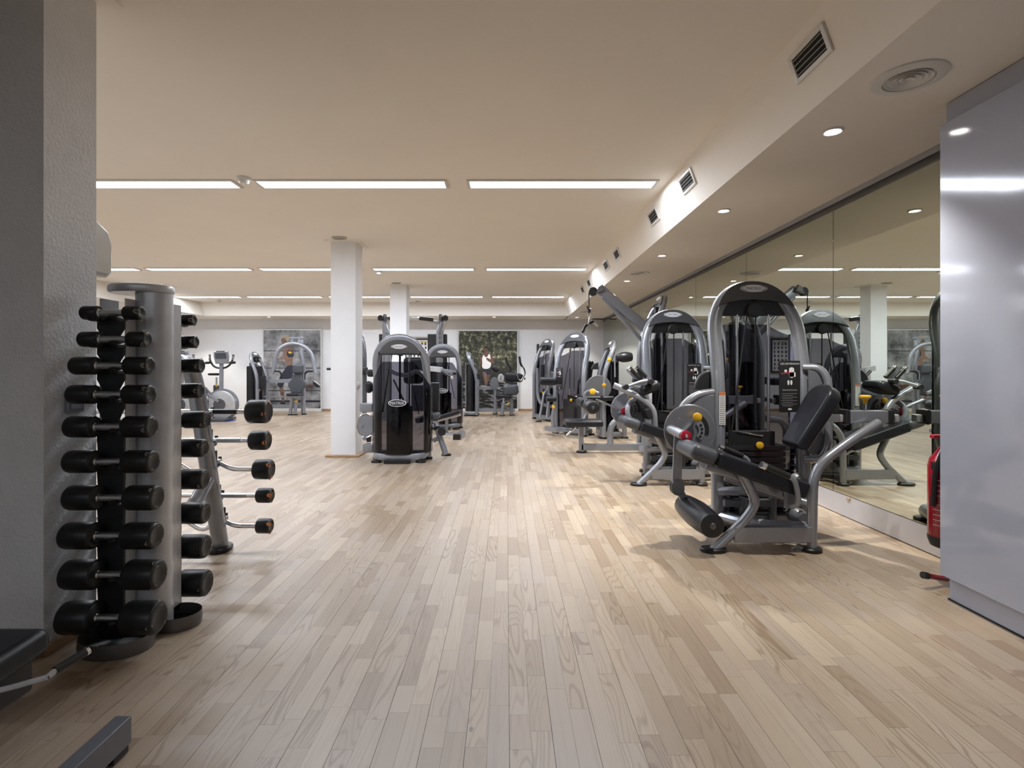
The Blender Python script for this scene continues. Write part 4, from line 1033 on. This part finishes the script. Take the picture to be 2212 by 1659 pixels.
b1 = bike(480, 'upright exercise bike with round flywheel cover beside the concrete poster')
b2 = bike(394, 'second exercise bike mostly hidden behind the dumbbell rack, flywheel cover glimpsed', 11.0)
tag(MB().box(at(479, 908, 11.2) * 1 + V((0, -.05, 0)), (.46, .4, .012), .003).build('floor_mat', 'blue_mat'), 'small blue mat under the exercise bike', 'mat')
mm = bpy.data.objects['floor_mat']; mm.location.z = .006 - at(479, 908, 11.2).z
for o_ in b1.children:
    if o_.name.startswith('floor_foot'): o_.location.z += .014

# ---------------------------------------------------------------- posters on the back wall
def print_mat(name, kind):
    m = bpy.data.materials.new(name); m.use_nodes = True; nt = m.node_tree; b = nt.nodes['Principled BSDF']; b.inputs['Roughness'].default_value = .6
    N, L = nt.nodes.new, nt.links.new
    tc = N('ShaderNodeTexCoord'); n = N('ShaderNodeTexNoise'); r = N('ShaderNodeValToRGB'); mp = N('ShaderNodeMapping')
    L(tc.outputs['Object'], mp.inputs[0]); L(mp.outputs[0], n.inputs['Vector']); L(n.outputs[0], r.inputs[0])
    e = r.color_ramp.elements
    if kind == 'concrete':
        n.inputs['Scale'].default_value = 2.6; n.inputs['Detail'].default_value = 9; n.inputs['Roughness'].default_value = .65
        e[0].position = .34; e[0].color = (.025, .025, .03, 1); e[1].position = .64; e[1].color = (.42, .42, .43, 1)
        L(r.outputs[0], b.inputs['Base Color'])
    else:
        n.inputs['Scale'].default_value = 8; n.inputs['Detail'].default_value = 9; n.inputs['Roughness'].default_value = .75
        e[0].position = .42; e[0].color = (.008, .009, .007, 1); e[1].position = .66; e[1].color = (.66, .62, .38, 1)
        q_ = r.color_ramp.elements.new(.54); q_.color = (.09, .09, .05, 1)
        r2 = N('ShaderNodeValToRGB'); n2 = N('ShaderNodeTexNoise'); mp2 = N('ShaderNodeMapping'); mp2.inputs['Scale'].default_value = (2.2, 1, 9)
        L(tc.outputs['Object'], mp2.inputs[0]); L(mp2.outputs[0], n2.inputs['Vector']); n2.inputs['Scale'].default_value = 2.2; n2.inputs['Detail'].default_value = 5
        r2.color_ramp.elements[0].position = .52; r2.color_ramp.elements[0].color = (.008, .008, .008, 1); r2.color_ramp.elements[1].position = .68; r2.color_ramp.elements[1].color = (.38, .38, .38, 1)
        L(n2.outputs[0], r2.inputs[0])
        sx = N('ShaderNodeSeparateXYZ'); L(tc.outputs['Object'], sx.inputs[0])
        # leaves above, trunks in the middle, pale stony stream below: two blends by height in the print
        a1 = N('ShaderNodeMapRange'); a1.inputs[1].default_value = -.42; a1.inputs[2].default_value = -.12; L(sx.outputs['Z'], a1.inputs[0])
        a2 = N('ShaderNodeMapRange'); a2.inputs[1].default_value = -.05; a2.inputs[2].default_value = .45; a2.inputs[3].default_value = .12; a2.inputs[4].default_value = 1; L(sx.outputs['Z'], a2.inputs[0])
        mz = N('ShaderNodeMix'); mz.data_type = 'RGBA'; mz.inputs[6].default_value = (.012, .012, .01, 1); L(a2.outputs[0], mz.inputs[0]); L(r.outputs[0], mz.inputs[7])
        my = N('ShaderNodeMix'); my.data_type = 'RGBA'; L(a1.outputs[0], my.inputs[0]); L(r2.outputs[0], my.inputs[6]); L(mz.outputs[2], my.inputs[7])
        L(my.outputs[2], b.inputs['Base Color'])
    MAT[name] = m
print_mat('concrete_print', 'concrete'); print_mat('forest_print', 'forest')
DP = 13.66
def poster(label, x0, x1, y0, y1, m):
    a, b_ = at(x0, y1, DP), at(x1, y0, DP); c = (a + b_) / 2
    a.z = max(a.z, .07)
    t = thing('poster', label, 'poster', (c.x, DP, c.z), 'large posters on the back wall')
    MB().box((c.x, DP + .03, (a.z + b_.z) / 2), (b_.x - a.x + .05, .04, b_.z - a.z + .05), .004).build('white_board', 'white_plastic', t)
    MB().box((c.x, DP + .008, (a.z + b_.z) / 2), (b_.x - a.x, .006, b_.z - a.z), 0).build('printed_picture', m, t, 0)
    MB().box((c.x, DP - .01, .035), (b_.x - a.x + .06, .12, .07), .008).build('foot_bar', 'white_plastic', t)
    return t
def fig(t, name, pts, m, lift=0):
    B = ORIGIN[t.name]
    P3 = [at(x, y, DP) for x, y in pts]
    o = P3[0]
    out = [((p - o).x, (p - o).z) for p in P3]
    # smooth the outline (Chaikin)
    for _ in range(2):
        nw = []
        for i in range(len(out)):
            p, q = out[i], out[(i + 1) % len(out)]
            nw += [(p[0] * .75 + q[0] * .25, p[1] * .75 + q[1] * .25), (p[0] * .25 + q[0] * .75, p[1] * .25 + q[1] * .75)]
        out = nw
    ar = sum(out[i][0] * out[(i + 1) % len(out)][1] - out[(i + 1) % len(out)][0] * out[i][1] for i in range(len(out)))
    if ar < 0: out = out[::-1]
    MB().prism((o.x, DP + .0045 - lift * .0006, o.z), (1, 0, 0), (0, 0, 1), out, .0008, 0).build(name, m, t, 0)
t = poster('large grey poster of a blonde runner against a concrete wall', 569, 692, 713, 882, 'concrete_print')
K = lambda px, py: (560 + px / 8.093, 700 + py / 8.093)
for yy in (470, 770, 1165, 1350):
    a_, b_ = at(569, K(0, yy)[1], DP), at(692, K(0, yy)[1], DP)
    MB().box(((a_.x + b_.x) / 2, DP + .004, a_.z), (b_.x - a_.x, .001, .02 if yy < 1300 else .05)).build('printed_joint', 'navy_print', t, 0)
fig(t, 'printed_neck_torso', [K(*p) for p in ((460, 330), (510, 330), (540, 400), (590, 420), (600, 480), (590, 560), (580, 640), (585, 720), (470, 735), (440, 640), (430, 560), (420, 450))], 'skin_tan')
fig(t, 'printed_arm', [K(*p) for p in ((430, 430), (490, 440), (480, 540), (440, 610), (380, 630), (310, 625), (320, 600), (390, 580), (420, 520))], 'skin_tan', 2)
fig(t, 'printed_face', [K(*p) for p in ((395, 230), (460, 220), (500, 260), (480, 320), (440, 345), (400, 355), (390, 300), (380, 290))], 'skin_tan', 2)
fig(t, 'printed_hair', [K(*p) for p in ((400, 215), (450, 185), (520, 200), (530, 260), (500, 310), (470, 290), (455, 245), (400, 250))], 'hair_blond', 3)
fig(t, 'printed_top', [K(*p) for p in ((480, 480), (540, 500), (600, 490), (605, 560), (570, 585), (480, 575))], 'navy_print', 2)
fig(t, 'printed_shorts', [K(*p) for p in ((470, 735), (590, 710), (620, 800), (620, 950), (530, 950), (470, 985), (420, 1060), (410, 1110), (330, 1105), (310, 1030), (380, 880), (440, 800))], 'navy_print', 1)
fig(t, 'printed_shin', [K(*p) for p in ((345, 1100), (410, 1100), (435, 1160), (430, 1280), (440, 1380), (400, 1380), (385, 1280), (360, 1190))], 'skin_tan', 1)
fig(t, 'printed_shoe', [K(*p) for p in ((340, 1400), (390, 1360), (440, 1360), (465, 1390), (460, 1405))], 'navy_print', 2)
fig(t, 'printed_rear_leg', [K(*p) for p in ((600, 1040), (800, 1060), (950, 1060), (960, 1095), (820, 1125), (620, 1110))], 'skin_dark', 1)
fig(t, 'printed_rear_shoe', [K(*p) for p in ((930, 1040), (950, 1000), (1000, 1030), (1060, 1080), (1060, 1110), (980, 1105))], 'navy_print', 2)
fig(t, 'printed_sole', [K(*p) for p in ((945, 995), (960, 985), (1000, 1005), (1068, 1065), (1066, 1085), (1000, 1035))], 'print_white', 3)
t = poster('large forest poster of a runner in a white top', 991, 1117, 715, 883, 'forest_print')
K = lambda px, py: (980 + px / 7.9, 700 + py / 7.9)
fig(t, 'printed_head', [K(*p) for p in ((520, 400), (555, 375), (590, 400), (590, 460), (560, 495), (535, 490), (515, 450))], 'skin_dark', 2)
fig(t, 'printed_hair', [K(*p) for p in ((515, 400), (555, 368), (600, 400), (690, 450), (650, 490), (590, 450), (555, 400), (520, 420))], 'hair_dark', 3)
fig(t, 'printed_shoulders', [K(*p) for p in ((500, 500), (535, 480), (580, 480), (640, 520), (700, 640), (690, 670), (560, 620), (550, 590), (480, 600), (450, 780), (430, 770), (440, 600))], 'skin_dark', 1)
fig(t, 'printed_white_top', [K(*p) for p in ((510, 510), (530, 560), (570, 570), (600, 505), (620, 520), (630, 600), (640, 760), (480, 770), (490, 640), (480, 600))], 'print_white', 2)
fig(t, 'printed_forearm', [K(*p) for p in ((555, 570), (590, 580), (690, 640), (690, 670), (640, 665), (560, 615))], 'skin_dark', 3)
fig(t, 'printed_shorts', [K(*p) for p in ((480, 770), (635, 760), (635, 860), (560, 870), (545, 815), (490, 815))], 'navy_print', 2)
fig(t, 'printed_front_leg', [K(*p) for p in ((487, 810), (550, 810), (575, 920), (580, 1000), (560, 1080), (530, 1080), (530, 980), (500, 880))], 'skin_tan', 1)
fig(t, 'printed_back_leg', [K(*p) for p in ((560, 860), (630, 850), (620, 940), (590, 1010), (575, 940))], 'skin_dark', 1)
# ---------------------------------------------------------------- white cabinet at the right edge
XC = 2.075
t = thing('storage_cabinet', 'tall glossy white cabinet on a recessed plinth at the right edge', 'cabinet', (2.28, 1.7, 0))
MB().box((2.29, 1.65, 1.19), (.38, 1.80, 2.14), .003).build('body', 'white_gloss', t)
for k in range(3):
    MB().box((XC + .009, 2.25 - .60 * k, (.114 + 2.26) / 2), (.018, .597, 2.26 - .114), .003).build('door', 'white_gloss', t)
MB().box((2.29, 1.65, .057), (.36, 1.77, .110), .002).build('plinth', 'white_gloss', t)
MB().box((2.29, 1.65, 2.312), (.375, 1.79, .1), .002).build('top_filler', 'white_gloss', t)
MB().box((2.29, 1.65, .003), (.37, 1.78, .005), 0).build('floor_seal', 'dark_void', t)

# ---------------------------------------------------------------- fire extinguisher on its stand, half behind the cabinet
DX = 2.72
t = thing('extinguisher_stand', 'thin red floor stand with black foot end, half hidden by the white cabinet', 'stand', (2.30, DX + .06, 0))
MB().tube([at(1998, 1243, 2.66), at(2044, 1251, 2.70), V((2.36, 2.80, .025))], .013, 10).build('foot_bar', 'red_enamel', t)
MB().tube([at(1993, 1242, 2.66), at(2004, 1244, 2.665)], .017, 10).build('foot_end', 'black_rubber', t)
MB().tube([V((2.34, 2.79, .03)), V((2.34, 2.82, .6))], .014, 10).build('upright', 'red_enamel', t)
MB().tube([V((2.34, 2.82, .5)), V((2.30, 2.80, .5))], .012, 8).build('hanger', 'red_enamel', t)
t = thing('fire_extinguisher', 'red fire extinguisher with black base beside the white cabinet', 'fire extinguisher', (2.24, DX, 0))
xe = at(2011, 1050, DX).x + .082
zt, zb = at(2011, 985, DX).z, at(2011, 1183, DX).z
MB().lathe((xe, DX, zb + .05), (xe, DX, zt + .05), [(0, .075), (.02, .08), (.78, .08), (.86, .072), (.94, .045), (1, .03)], 32).build('cylinder', 'red_enamel', t)
MB().lathe((xe, DX, zb), (xe, DX, zb + .06), [(0, .05), (.15, .07), (.7, .081), (1, .082)], 32).build('base_cup', 'black_plastic', t)
MB().cyl((xe, DX, zt + .04), (xe, DX, zt + .09), .028, 18).build('valve', 'chrome', t)
MB().box((xe - .01, DX, zt + .10), (.14, .03, .02), .006).build('lever', 'red_plastic', t)
MB().tube([(xe, DX - .03, zt + .07), (xe - .06, DX - .05, zt + .04), (xe - .085, DX - .03, zt - .08), (xe - .088, DX - .02, zt - .25)], .012, 8, .04).build('hose', 'black_rubber', t)
def wrap(q, txt, z, h, ang):
    """lettering wrapped on the cylinder"""
    vs, fs = text_data(txt)
    q.add([V((xe + .0808 * math.sin(ang + p.x * h / .08), DX - .0808 * math.cos(ang + p.x * h / .08), z + p.y * h)) for p in vs], fs)
bd = []
for z0_, z1_ in ((zb + .40, zb + .44),):
    rows = [[V((xe + .0805 * math.sin(a), DX - .0805 * math.cos(a), z)) for a in [(-1.6 + 2.4 * k / 20) for k in range(21)]] for z in (z0_, z1_)]
    MB().sheet(rows).build('black_label_band', 'black_plastic', t, 60)
q = MB(); wrap(q, 'BLUSSER', zb + .42, .017, -.55); wrap(q, 'SMA', zb + .475, .02, -.75)
for k in range(9): wrap(q, '-------------', zb + .35 - .026 * k - (.02 if k > 3 else 0), .003, -.6)
q.stuff('label_print', 'print_white', t)

# ---------------------------------------------------------------- switch and air conditioner on the partition
p = at(158, 868, XP * F / (158 - CX))
t = thing('light_switch', 'grey light switch on the plastered partition end', 'light switch', (XP, p.y, p.z))
MB().box((XP + .006, p.y, p.z), (.014, .085, .085), .003).build('frame', 'grey_switch', t)
MB().box((XP + .014, p.y, p.z), (.01, .058, .058), .003).build('rocker', 'grey_switch', t)
t = thing('air_conditioner', 'cream wall air conditioner peeking out behind the partition', 'air conditioner', (-2.25, 2.4, 1.64))
prof = [(0, -.13), (.17, -.125), (.20, -.10), (.205, .03), (.18, .09), (.09, .135), (0, .14)]
MB().prism((-1.85, 2.30, 1.645), (0, 1, 0), (0, 0, 1), prof, -.8, .012, 3).build('housing', 'cream_plastic', t, 50)
MB().box((-2.25, 2.42, 1.535), (.7, .07, .012), .003).build('air_flap', 'cream_plastic', t)
MB().prism((-1.8495, 2.315, 1.63), (0, 1, 0), (0, 0, 1), [(0, -.06), (.06, -.10), (.155, -.095), (.16, -.09), (.06, -.09), (.008, -.05)], .003, 0).build('side_seam', 'vent_slat', t)

# ---------------------------------------------------------------- dumbbell tower with twenty dumbbells
rack = thing('dumbbell_rack', 'tall silver dumbbell tower rack standing against the dark partition', 'rack', (-1.5, 2.24, 0))
RC = V((-1.48, 2.24, 0))
MB().prism((RC.x, RC.y, .03), (1, 0, 0), (0, 1, 0), ell(.068, .068, 40), 1.385, .003).build('column', 'brushed_steel', rack)
MB().prism((-1.535, RC.y, 1.413), (1, 0, 0), (0, 1, 0), ell(.126, .10, 40), .035, .012, 3).build('top_cap', 'brushed_steel', rack)
ring_spots = ((-1.535, 2.10, .135, .105), (-1.42, 2.29, .10, .085), (-1.62, 2.36, .10, .085))
for x, y, a, b_ in ring_spots:
    MB().tube([V((x + a * math.cos(q_), y + b_ * math.sin(q_), .03)) for q_ in [2 * PI * k / 40 for k in range(40)]], .0275, 4, ry=.003, closed=True, up=(0, 0, 1)).build('base_ring', 'rail_metal', rack)
    MB().prism((x, y, .004), (1, 0, 0), (0, 1, 0), ell(a, b_, 32), .006, .001).build('base_plate', 'black_plastic', rack)
FZ = [676, 733, 790, 852, 922, 997, 1075, 1157, 1241, 1334]
FR = [.027, .030, .035, .0375, .042, .044, .048, .051, .056, .062]
FLN = [.226, .257, .298, .31, .323, .33, .344, .355, .36, .367]
BZ = [690, 738, 790, 845, 908, 970, 1038, 1112, 1185, 1265]
NUM = ['nearest the top', 'second from the top', 'third from the top', 'fourth from the top', 'fifth from the top', 'sixth from the top', 'seventh from the top', 'eighth from the top', 'ninth from the top', 'lowest and thickest']
DF, DB = 2.05, 2.42
# spines with a stepped outline
def spine(yf, zs, name, xs_):
    out_r, out_l = [], []
    for k, z in enumerate(zs):
        zt_ = z - .01; zm = z - .055; zb_ = (zs[k + 1] - .0) if k < 9 else .06
        out_r += [(.053, zt_), (.053, zm), (.032 if k < 4 else .05, (zm + zb_) / 2 - .01)]
        out_l += [(-.053, zt_), (-.053, zm), (-.032 if k < 4 else -.05, (zm + zb_) / 2 - .01)]
    out_r.append((.045, .03)); out_l.append((-.045, .03))
    MB().prism((xs_, yf, 0), (1, 0, 0), (0, 0, 1), out_l + out_r[::-1], .012, .001).build(name, 'black_plastic', rack)
zf = [EYE - (y - CY) * DF / F for y in FZ]; zk = [EYE - (y - CY) * DB / F for y in BZ]
spine(2.118, zf, 'front_spine', -1.568); spine(2.372, zk, 'rear_spine', -1.50)
for x_ in (-1.618, -1.518):
    MB().box((x_, 2.17, .72), (.005, .10, 1.32), .001).build('spine_side', 'brushed_steel', rack)
for x_ in (-1.55, -1.447):
    MB().box((x_, 2.31, .72), (.005, .11, 1.32), .001).build('spine_side', 'brushed_steel', rack)
def cradle(xc, y, z, r, sgn, half):
    for sx in (-1, 1):
        x = xc + sx * (half)
        pts = [V((x, y + sgn * .075, z - r * .2)), V((x, y + sgn * .03, z - r - .012)), V((x, y - sgn * .012, z - r - .012)), V((x, y - sgn * .026, z - r * .8))]
        MB().tube(pts, .008, 8, .02, ry=.016).build('cradle', 'black_plastic', rack)
def numeral_oval(q1, q2, c, u, v, txt):
    n = V(u).cross(V(v))
    pts = [V(c) + V(u) * (.0075 * math.cos(a)) + V(v) * (.0115 * math.sin(a)) for a in [2 * PI * k / 20 for k in range(20)]]
    q1.tube(pts, .0011, 5, closed=True)
    q1.text(txt, V(c) + n * .0008, u, v, .011)
def dumbbell(xc, y, z, r, L, kg, label, roll):
    t = thing('dumbbell', label, 'dumbbell', (xc, y, z), 'black rubber dumbbells on the tower rack')
    hl = min(.115, L * .44); hd = (L - hl) / 2
    hr = .0135
    hm = MB().cyl((xc - hl / 2 - .01, y, z), (xc + hl / 2 + .01, y, z), hr, 16, 0)
    hm.build('handle', 'knurled_steel', t)
    q = MB()
    for sx in (-1, 1): q.lathe((xc + sx * (hl / 2 - .004), y, z), (xc + sx * (hl / 2 + .006), y, z), [(0, hr), (.3, hr * 1.25), (1, hr * 1.25)], 16)
    q.each('collar', 'chrome', t)
    for sx in (-1, 1):
        x0 = xc + sx * hl / 2; x1 = x0 + sx * hd
        h = MB().lathe((x0, y, z), (x1, y, z), [(0, r * .84), (.03, r * .94), (.09, r), (.85, r), (.95, r * .95), (.99, r * .85), (1, r * .72), (.95, r * .40)], 32).build('head', 'black_rubber', t)
        if sx > 0:
            q = MB()
            for k in range(3):
                a = roll + 2 * PI * k / 3
                rad = V((0, math.cos(a), math.sin(a)))
                n = (V((1, 0, 0)) * .80 + rad * .60).normalized()
                c = V((x1 - hd * .055, y, z)) + rad * (r * .86) + n * .0008
                v = (rad - n * rad.dot(n)).normalized(); u = v.cross(n)
                numeral_oval(q, None, c, u, v, str(kg))
            q.stuff('numeral_badges', 'oval_cream', h, base=ORIGIN[t.name], smooth=0)
rr = random.Random(11)
for k in range(10):
    cradle(-1.545, DF, zf[k], .0135, 1, .045)
    dumbbell(-1.519 + (.002, .01, .0, -.004, -.005, -.003, .006, -.003, .005, .0)[k], DF, zf[k], FR[k], FLN[k], k + 1, 'black rubber dumbbell in the front column of the rack, %s' % NUM[k], rr.random() * 2)
    cradle(-1.53, DB + .03, zk[k], .0135, -1, .045)
    dumbbell((412, 416, 428, 426, 440, 435, 436, 438, 439, 441)[k] * DB / F - CX * DB / F - FLN[k] / 2, DB + .03, zk[k], FR[k] * .96, FLN[k], k + 1, 'black rubber dumbbell in the rear column of the rack, %s' % NUM[k], rr.random() * 2)

# ---------------------------------------------------------------- barbell rack behind it
XB = -1.73
brk = thing('barbell_rack', 'silver A-frame barbell rack behind the dumbbell tower', 'rack', (XB - .4, 3.0, 0))
def aframe(x, first):
    MB().tube([V((x, 3.22, .03)), V((x, 2.965, 1.00)), V((x, 2.90, 1.13)), V((x, 2.78, 1.13)), V((x, 2.70, 1.00)), V((x, 2.50, .03))], .046, 16, .14).build('frame_hoop', 'silver_paint', brk)
    MB().tube([V((x, 3.10, .47)), V((x, 2.93, .33)), V((x, 2.60, .33))], .038, 12, .08).build('brace', 'silver_paint', brk)
    q = MB()
    q.prism((x, 3.22, 0), (1, 0, 0), (0, 1, 0), ell(.065, .085, 24), .03, .008); q.prism((x, 2.50, 0), (1, 0, 0), (0, 1, 0), ell(.065, .085, 24), .03, .008); q.each('rubber_foot', 'black_rubber', brk)
aframe(XB, True); aframe(-2.75, False)
MB().box((XB + .001, 3.205 - .04, .16), (.052, .002, .05), 0).build('type_label', 'print_grey', brk)
BAR = [(559, 889, 3.09, 54, 51, 'straight'), (561.5, 951, 3.13, 47, 42, 'straight'), (569.5, 1013.5, 3.17, 45, 43, 'bent'), (572.5, 1070, 3.20, 39, 32, 'straight'), (571.5, 1136, 3.24, 37, 32, 'bent')]
PL = ['top, with the largest heads', 'second from the top', 'third from the top, with a bent bar', 'fourth from the top', 'lowest, with a bent bar']
for k, (px, py, D, lw, dh, kind) in enumerate(BAR):
    c = at(px, py, D); s_ = F / D; r = dh / s_ / 2; hl = lw / s_ * .80; y, z = c.y, c.z
    t = thing('barbell', 'black rubber barbell on the A-frame rack, %s' % PL[k], 'barbell', (c.x, y, z), 'barbells on the A-frame rack')
    xr = c.x - hl / 2; xl = -2.95
    if kind == 'straight':
        MB().cyl((xl, y, z), (xr + .01, y, z), .0145, 16, 0).build('bar', 'chrome', t)
        MB().cyl((XB + .03, y, z), (XB + .17, y, z), .0155, 16, 0).build('knurled_grip', 'knurled_steel' if k else 'black_rubber', t)
    else:
        MB().tube([V((xr + .01, y, z)), V((xr - .14, y, z)), V((xr - .23, y, z + .045)), V((XB + .02, y, z + .048)), V((XB - .12, y, z - .03)), V((XB - .24, y, z + .045)), V((xl + .35, y, z + .045)), V((xl + .2, y, z)), V((xl, y, z))], .0145, 12, .04).build('bar', 'chrome', t)
        MB().tube([V((XB + .03, y, z + .047)), V((xr - .225, y, z + .045))], .0155, 12).build('knurled_grip', 'knurled_steel', t)
    for x0, sx in ((xr, 1), (xl, -1)):
        h = MB().lathe((x0, y, z), (x0 + sx * hl, y, z), [(0, r * .86), (.06, r * .97), (.14, r), (.85, r), (.95, r * .93), (1, r * .8), (.96, r * .4)], 32).build('head', 'black_rubber', t)
        if sx > 0:
            q = MB()
            for j in range(3):
                a = (1.2, 1.2, .4, .8, .5)[k] + 2 * PI * j / 3
                rad = V((0, math.cos(a), math.sin(a))); n = (V((1, 0, 0)) * .85 + rad * .5).normalized()
                v = (rad - n * rad.dot(n)).normalized(); u = v.cross(n)
                q.prism(V((x0 + hl * .955, y, z)) + rad * (r * .84), u, v, ell(.011, .016, 18), .002, 0)
            q.each('orange_badge', 'print_orange', h, base=ORIGIN[t.name])
    for x in (XB, -2.75):
        zl = z + (.047 if kind == 'bent' and x == XB else 0)
        yl = 3.22 - .255 * min(z, 1) / .97
        MB().tube([V((x, yl + .03, zl - .05)), V((x, y, zl - .032)), V((x, y + .04, zl - .028)), V((x, y + .047, zl + .02))], .010, 8, .02).build('hook', 'black_plastic', brk)
        MB().box((x + .02, yl + .045, zl + .01), (.012, .014, .12), .003).build('hook_plate', 'black_plastic', brk)

# ---------------------------------------------------------------- bench machine cut off by the lower left corner
t = thing('low_bench', 'black padded low bench with side handle in the lower left corner', 'bench', (-1.4, 1.3, 0))
MB().box((-1.107, 1.04, .058), (.047, 1.0, .076), .003).build('floor_beam', 'grey_panel', t)
MB().box((-1.107, 1.50, .011), (.045, .06, .02), .003).build('beam_foot', 'black_rubber', t)
MB().box((-1.69, 1.50, .272), (.62, .25, .08), .03, (.06, 'X'), 4).build('seat_pad', 'black_vinyl', t, 50)
MB().box((-1.72, 1.50, .19), (.60, .20, .11), .01).build('seat_board', 'black_plastic', t)
MB().box((-1.85, 1.50, .10), (.30, .16, .2), .03).build('pedestal', 'black_plastic', t)
MB().tube([at(-60, 1500, 1.42), at(0, 1492, 1.42), at(105, 1462, 1.46)], .0075, 10, .05).build('handle_rod', 'brushed_steel', t)
hg = MB().tube([at(118, 1449, 1.48), at(184, 1409, 1.56)], .0115, 12).build('hand_grip', 'black_rubber', t)
MB().tube([at(103, 1463, 1.46), at(119, 1449, 1.48)], .0085, 10).build('grip_neck', 'brushed_steel', t)
MB().tube([at(183, 1410, 1.56), at(190, 1405, 1.57)], .012, 12).build('grip_end', 'chrome', hg, base=ORIGIN[t.name])
